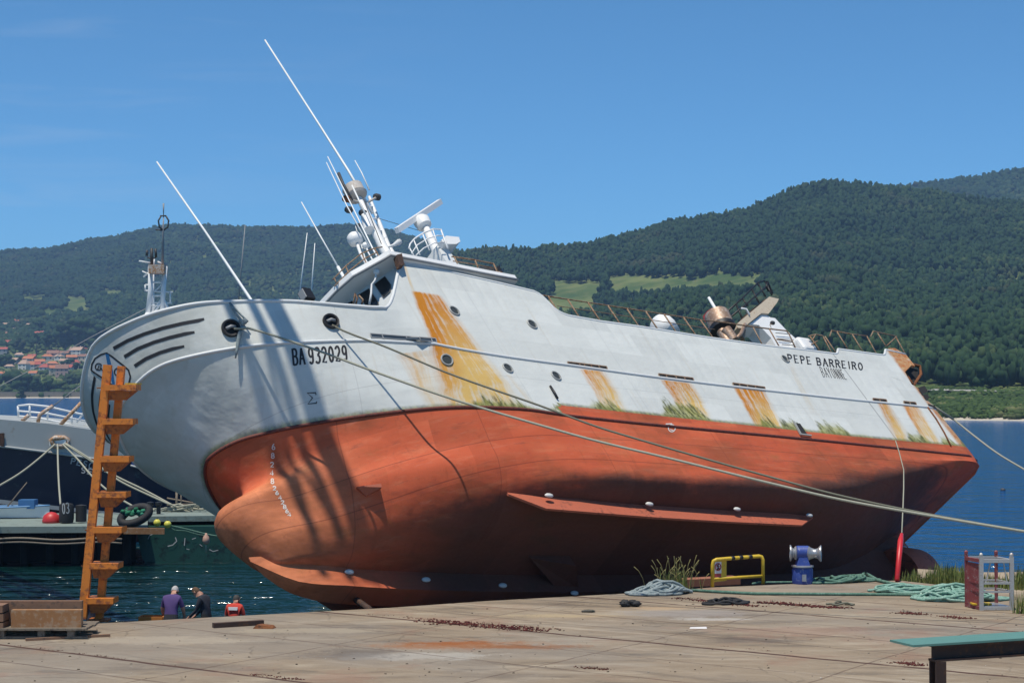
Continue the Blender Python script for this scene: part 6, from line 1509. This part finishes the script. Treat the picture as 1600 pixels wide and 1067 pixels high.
# things on the pier
def pz2(u,v): return onz(u,v,PZ)
b=MB(); c=at(211,806,95.4); c[2]=PZ+.55; tb_=[]
b.tube([c+np.array([.75*math.cos(a),.25*math.sin(a)*.8,.38*math.sin(a)+.22*math.cos(a)]) for a in np.linspace(0,2*math.pi,26)[:-1]],.22,10,closed=True); thing_mesh(b,'truck_tyre',M['blackrub'],'big black tyre leaning on the pier edge with green netting in it','tyre')
pts=[(c[0]-.1+random.gauss(0,.28),c[1]+random.gauss(0,.15),c[2]+.05+abs(random.gauss(0,.16)),.16,.13,random.random()) for k in range(26)]
o=clump_mesh('fishing_net',pts,leaf_mat('green_net',(.02,.09,.05),(.03,.2,.11),(.08,.3,.2),8,(.03,.12,.08))); tag(o,'bundle of bright green netting stuffed into the black tyre','net')
M['floatyel']=simple('yellow_float',(.62,.58,.08),.45,var=.15,bump=0); M['floatpink']=simple('faded_pink_buoy',(.50,.30,.22),.6,var=.15,bump=.05)
for (u,v,r,l) in((245.5,816.5,.2,'yellow ball float by the tyre, the left one of the pair'),(262,819,.2,'yellow ball float nearer the green barge, the right one of the pair')):
    o=empty('ball_float',at(u,v,96.2),l,'float','yellow floats on the pier edge'); b=MB(); b.ball((0,0,0),r,12,8); b.build('ball',M['floatyel'],o,True); b=MB(); b.tube([(0,0,r*.9),(0,0,r*1.25)],.04,6); b.build('eye',M['black'],o,True)
o=empty('mooring_buoy',at(322,842,96.4),'faded pink pear buoy hanging in front of the green barge','buoy'); b=MB(); b.lathe([(.02,-.28),(.14,-.24),(.2,-.08),(.16,.12),(.07,.24),(.05,.32),(.01,.33)],(0,0,0),n=14); b.build('float',M['floatpink'],o,True); b=MB(); b.tube([(0,0,-.27),(0,0,-.75)],.03,5); b.build('tail',M['rope'],o,True)
b=MB(); b.tube(track([(262,820),(290,826),(322,834),(338,837),(360,838)],96.2,97,20),.045,6); b.tube(track([(262,821),(275,828),(290,829),(300,832),(312,835),(322,836)],96.2,96.5,20),.02,5); thing_mesh(b,'buoy_rope',M['ropegreen'],'greenish rope slung from the yellow floats to the trawler bulb','rope')
b=MB(); p0,p1=at(193,829,94.0),at(257,829.5,94.4); b.bar(p0,p1,.16,.32,upv=(0,0,1)); thing_mesh(b,'wooden_baulk',M['timber'],'brown timber baulk fixed along the pier edge under the tyre','timber',smooth=False)
b=MB(); c=pz2(82,812); c[1]=97.5; c[0]=(82-CX)/FPX*97.5; c[2]=PZ
b.lathe([(.48,0),(.5,.12),(.42,.4),(.2,.56),(.02,.6)],c,n=16); thing_mesh(b,'red_float',simple('red_float_plastic',(.5,.03,.03),.45,var=.1,bump=0),'red dome-shaped float on the pier beside the black fender','float')
c=at(104,795,97.2); c[2]=PZ+.55
FE=empty('fender',c,'black rubber fender with white numerals 03 on the pier','fender'); b=MB(); b.lathe([(.05,-.55),(.36,-.5),(.4,-.3),(.4,.35),(.34,.5),(.05,.55)],(0,0,0),n=16); b.lathe([(.05,-.5),(.3,-.48),(.3,.4),(.05,.45)],(.72,.3,0),n=14); b.build('body',M['blackrub'],FE,angle=40)
b=MB()
for pl in lettering('03',(96.5,786),(107.5,784.5),(97.5,803),(108.5,801.5),1.5,.25):
    P=[]
    for u,v in pl: 
        p=rel(at(u,v,97.2-.4),c); x=max(-.38,min(.38,p[0])); P.append((x,-math.sqrt(max(.001,.405**2-x*x))-.012,p[2]))
    b.add(P,[(0,1,2,3)])
b.build('numerals',M['fadedwhite'],FE)
BO=np.array([at(16,806,101)[0],101.,PZ]); o=empty('dinghy',BO,'small white and blue boat standing on the pier at the left edge','boat')
b=MB()
n=12; vs=[]
for i in range(n+1):
    t=i/n; x=-2.2+4.4*t; w=.75*math.sin(math.pi*(.18+.82*t)**.8)+.02; vs+=[(x,-w,.62+.1*t*t),(x,-w*.62,.05),(x,w*.62,.05),(x,w,.62+.1*t*t)]
fs=[]
for i in range(n):
    a=i*4
    for k in range(3): fs.append((a+k,a+k+1,a+k+5,a+k+4))
fs+=[(3,2,1,0),(n*4,n*4+1,n*4+2,n*4+3)]
b.add(vs,fs); b.build('hull',M['whitec'],o,angle=50)
b=MB(); b.tube([vs[i*4] for i in range(n+1)],.05,6); b.tube([vs[i*4+3] for i in range(n+1)],.05,6); b.build('gunwale',simple('light_blue_paint',(.12,.28,.5),.5,var=.1,bump=0),o,True)
b=MB(); b.box((1.0,0,.8),(.9,.8,.5)); b.build('cuddy',simple('boat_blue_paint',(.05,.16,.36),.5,var=.1,bump=0),o)
b=MB(); b.box((0,0,-.03),(3.2,.5,.1)); b.build('keel_chock',M['wood_grey'],o)
b=MB(); b.tube([(-.2,0,.6),(.9,.1,2.0)],[.05,.03],6); b.build('oar',M['wood_grey'],o,True)
b=MB(); c=at(344,796,100); c[2]=PZ+.5; b.lathe([(.3,-.22),(.5,-.18),(.5,.2),(.3,.25)],c,((0,0,1),(0,1,0),(1,0,0)),14); thing_mesh(b,'red_buoy',bpy.data.materials['red_float_plastic'],'red float half hidden by the top of the trawler bulb','float')
# bollards and rope heap on the pier
for u,l in((236,'short black bollard on the pier beside the tyre, left of its twin'),(249,'short black bollard on the pier nearer the rope heap, right of its twin')):
    c=pz(u,100.); o=empty('bollard',c,l,'bollard','bollards on the pier'); b=MB(); b.lathe([(.12,0),(.12,.75),(.2,.8),(.2,.95),(.05,1.)],(0,0,0),n=12); b.build('post',M['black'],o,angle=40)
cc=pz(285,102); 
rr=np.random.RandomState(3); t=empty('rope_coil',cc,'pale rope heaped on the pier where the mooring lines of the blue ship end','rope')
for k in range(7):
    b=MB(); a=rr.uniform(.5,1.3); ph=rr.uniform(0,6); b.tube([(a*math.cos(s_+ph)+rr.uniform(-.02,.02)+(k-3)*.22,a*.4*math.sin(s_+ph),.32+.12*math.sin(2*s_+ph)+.05*k) for s_ in np.linspace(0,5.5,24)],.06,5); b.build('strand',M['rope'],t,True)
GVR='mooring lines of the moored ship'
def vline(pts,l,D0=105.4,D1=99.,r=.055): 
    b=MB(); b.tube(track(pts,D0,D1,24),r,6); thing_mesh(b,'mooring_line',M['rope'],l,'rope',GVR)
vline([(86,694),(60,717),(30,740),(-2,759),(-40,780)],'mooring line of the blue ship running down to the left')
vline([(90,694),(90.5,720),(92,755),(94.5,788)],'mooring line of the blue ship hanging straight down to the fender',105.4,98)
vline([(98,694),(120,716),(145,745),(175,771),(210,792)],'mooring line of the blue ship running right and down to the tyre',105.4,98)
vline([(101,693),(130,712),(180,743),(225,765),(275,792)],'mooring line of the blue ship running right to the rope heap, upper one',105.4,101.5)
vline([(103,693),(135,713),(185,750),(230,772),(268,789)],'mooring line of the blue ship running right to the rope heap, lower one',105.4,101.5)
b=MB()
for u0,w in((277,.07),(284,.05),(305,.08),(327,.09)): 
    c=pz(u0,103.); b.tube([c,c+np.array([0,0,(800-(764 if u0>280 else 772))*103/FPX+.4])],w,6)
b.tube([pz(262,103)+np.array([0,0,1.0]),pz(345,103)+np.array([0,0,.45])],.05,5); b.tube([pz(262,103)+np.array([0,0,.6]),pz(345,103)+np.array([0,0,.75])],.05,5)
thing_mesh(b,'pier_railing',M['wood_grey'],'thin weathered railing on the pier in front of the blue hull','railing')
# a small dark buoy out on the water at the right
b=MB(); p=onz(1567,766,.0); b.lathe([(.02,-.15),(.22,-.1),(.25,.08),(.14,.2),(.03,.22)],p,n=12); thing_mesh(b,'sea_buoy',M['dgrey'],'small dark buoy alone on the blue water at the right','buoy')
b=MB(); p=at(557,938,52); P0=at(543,927,52.); P1=at(578,952,49.); b.tube([P0,(P0+P1)/2,P1],.09,6); thing_mesh(b,'dark_prop',M['darkrust'],'dark slanting prop under the trawler keel at the quay edge','prop')
# unseen crane, inferred from the bow shadow; its jib is placed to cast it
KT=wld(sy(597,910,.4)); TIP=KT+SUN*30.; HT=wld(hit(442,473)[0])
mpl=unit(np.cross(SUN,KT-HT)); BASE=np.array([0,130.,4.5]); BASE[0]=HT[0]-(mpl[1]*(130-HT[1])+mpl[2]*(4.5-HT[2]))/mpl[0]
M['crane']=simple('blue_grey_crane_paint',(.10,.14,.2),.5,var=.2,bump=.05)
CRN=empty('unseen_crane',(BASE[0],BASE[1],PZ),'tall unseen crane on an added pontoon, its lattice jib placed to shade the trawler bow','crane')
ob=np.array([BASE[0],BASE[1],PZ]); A=rel(BASE,ob)+np.array([0,0,4.]); Bp=rel(TIP,ob); jd=unit(Bp-A); e_=unit(np.cross(jd,SUN)); e_=e_ if e_[0]<0 else -e_; f_=np.cross(jd,e_)
b=MB(); L_=np.linalg.norm(Bp-A)
b.bar(A+e_*.38,Bp+e_*.38,.62,.55,upv=tuple(f_)); b.build('jib_boom',M['crane'],CRN)
b=MB()
ch=[(1.0,-.5),(1.75,-.5),(1.75,.5),(1.0,.5)]
for x,y in ch: b.bar(A+e_*x+f_*y,Bp+e_*x+f_*y,.24)
nb=30
for k in range(nb):
    p=A+jd*L_*k/nb; q_=A+jd*L_*(k+1)/nb
    for (x0_,y0_),(x1_,y1_) in((ch[0],ch[1]),(ch[2],ch[3])): 
        s_,t_=((x0_,y0_),(x1_,y1_)) if k%2 else ((x1_,y1_),(x0_,y0_)); b.bar(p+e_*s_[0]+f_*s_[1],q_+e_*t_[0]+f_*t_[1],.12)
b.build('jib_lattice',M['crane'],CRN)
b=MB(); b.box((-1,2,-1.4),(14,24,2.6)); b.build('pontoon',M['navy'],CRN)  # added to give the unseen crane a base outside the view
b=MB(); b.box((-1,0,1.2),(3.5,4.5,2.4)); b.box((-1,0,4.6),(2.6,4.5,3.6)); b.build('crane_house',M['crane'],CRN)
b=MB(); b.box((-1,-2.28,5.2),(2.2,.06,1.4)); b.build('cab_window',M['glass'],CRN)
b=MB(); b.bar((0,1.5,6.4),(0,3,14.),.6); b.bar((0,3,14.),Bp*.6+A*.4+f_*.0,.08); b.build('back_mast',M['crane'],CRN)
# ------------------------------------------------------------------ air over the bay
def haze(density=1.15e-4):
    m=bpy.data.materials.new('sea_haze'); m.use_nodes=True; nt_=m.node_tree; nt_.nodes.clear(); o_=nt_.nodes.new('ShaderNodeOutputMaterial'); v=nt_.nodes.new('ShaderNodeVolumePrincipled')
    v.inputs['Color'].default_value=(.37,.61,1.0,1); v.inputs['Density'].default_value=density; v.inputs['Anisotropy'].default_value=.0
    nt_.links.new(v.outputs[0],o_.inputs['Volume'])
    b=MB(); b.hexa([(-9500,-400,-40),(9500,-400,-40),(9500,9500,-40),(-9500,9500,-40),(-9500,-400,410),(9500,-400,410),(9500,9500,410),(-9500,9500,410)]); o=b.build('haze',m); o['kind']='stuff'
haze()

# ------------------------------------------------------------------ camera, world, light
cd=bpy.data.cameras.new('camera'); cam=bpy.data.objects.new('camera',cd); COL.objects.link(cam)
cam.location=tuple(CAM); cam.rotation_euler=(math.pi/2+PITCH,0,0)
cd.sensor_width=36.; cd.lens=36.*FPX/1600.; cd.clip_end=30000; cd.clip_start=.5
scene.camera=cam
w=bpy.data.worlds.new('World'); scene.world=w; w.use_nodes=True
nt=w.node_tree; bg=nt.nodes['Background']
el=math.asin(SUN[2]); az=math.atan2(SUN[0],SUN[1])
sk=nt.nodes.new('ShaderNodeTexSky'); sk.sky_type='NISHITA'; sk.sun_disc=False; sk.sun_elevation=el; sk.sun_rotation=az
sk.air_density=1.0; sk.dust_density=0; sk.ozone_density=10.0; sk.altitude=4000
mx=nt.nodes.new('ShaderNodeMix'); mx.data_type='RGBA'; mx.blend_type='MULTIPLY'; mx.inputs[0].default_value=1.; mx.inputs[7].default_value=(.86,1.25,1.18,1); nt.links.new(sk.outputs[0],mx.inputs[6])
tc=nt.nodes.new('ShaderNodeTexCoord'); mp=nt.nodes.new('ShaderNodeMapping'); mp.inputs['Scale'].default_value=(2.2,1.2,22); mp.inputs['Rotation'].default_value=(0,.12,0); nt.links.new(tc.outputs['Generated'],mp.inputs[0])
wn=nt.nodes.new('ShaderNodeTexNoise'); wn.inputs['Scale'].default_value=2.4; wn.inputs['Detail'].default_value=7; wn.inputs['Roughness'].default_value=.62; wn.inputs['Distortion'].default_value=.7; nt.links.new(mp.outputs[0],wn.inputs['Vector'])
wr=nt.nodes.new('ShaderNodeMapRange'); wr.inputs[1].default_value=.5; wr.inputs[2].default_value=.85; wr.inputs[3].default_value=0; wr.inputs[4].default_value=.2; nt.links.new(wn.outputs['Fac'],wr.inputs[0])
wm=nt.nodes.new('ShaderNodeMix'); wm.data_type='RGBA'; wm.inputs[7].default_value=(6.0,6.3,6.6,1); sx=nt.nodes.new('ShaderNodeSeparateXYZ'); nt.links.new(tc.outputs['Generated'],sx.inputs[0]); wl=nt.nodes.new('ShaderNodeMapRange'); wl.inputs[1].default_value=-.02; wl.inputs[2].default_value=-.24; nt.links.new(sx.outputs[0],wl.inputs[0]); wk=nt.nodes.new('ShaderNodeMath'); wk.operation='MULTIPLY'; nt.links.new(wr.outputs[0],wk.inputs[0]); nt.links.new(wl.outputs[0],wk.inputs[1]); nt.links.new(wk.outputs[0],wm.inputs[0]); nt.links.new(mx.outputs[2],wm.inputs[6])
nt.links.new(wm.outputs[2],bg.inputs['Color']); bg.inputs['Strength'].default_value=.12
ld=bpy.data.lights.new('sun','SUN'); ld.energy=4.7; ld.angle=R_(.53); ld.color=(1,.925,.80)
lo=bpy.data.objects.new('sun',ld); COL.objects.link(lo); lo.rotation_euler=Vector(SUN).to_track_quat('Z','Y').to_euler(); lo.location=(0,0,60)
scene.view_settings.view_transform='Standard'; scene.view_settings.look='None'; scene.view_settings.exposure=0; scene.view_settings.gamma=1
scene.cycles.use_denoising=True
scene.cycles.max_bounces=6; scene.cycles.transparent_max_bounces=8
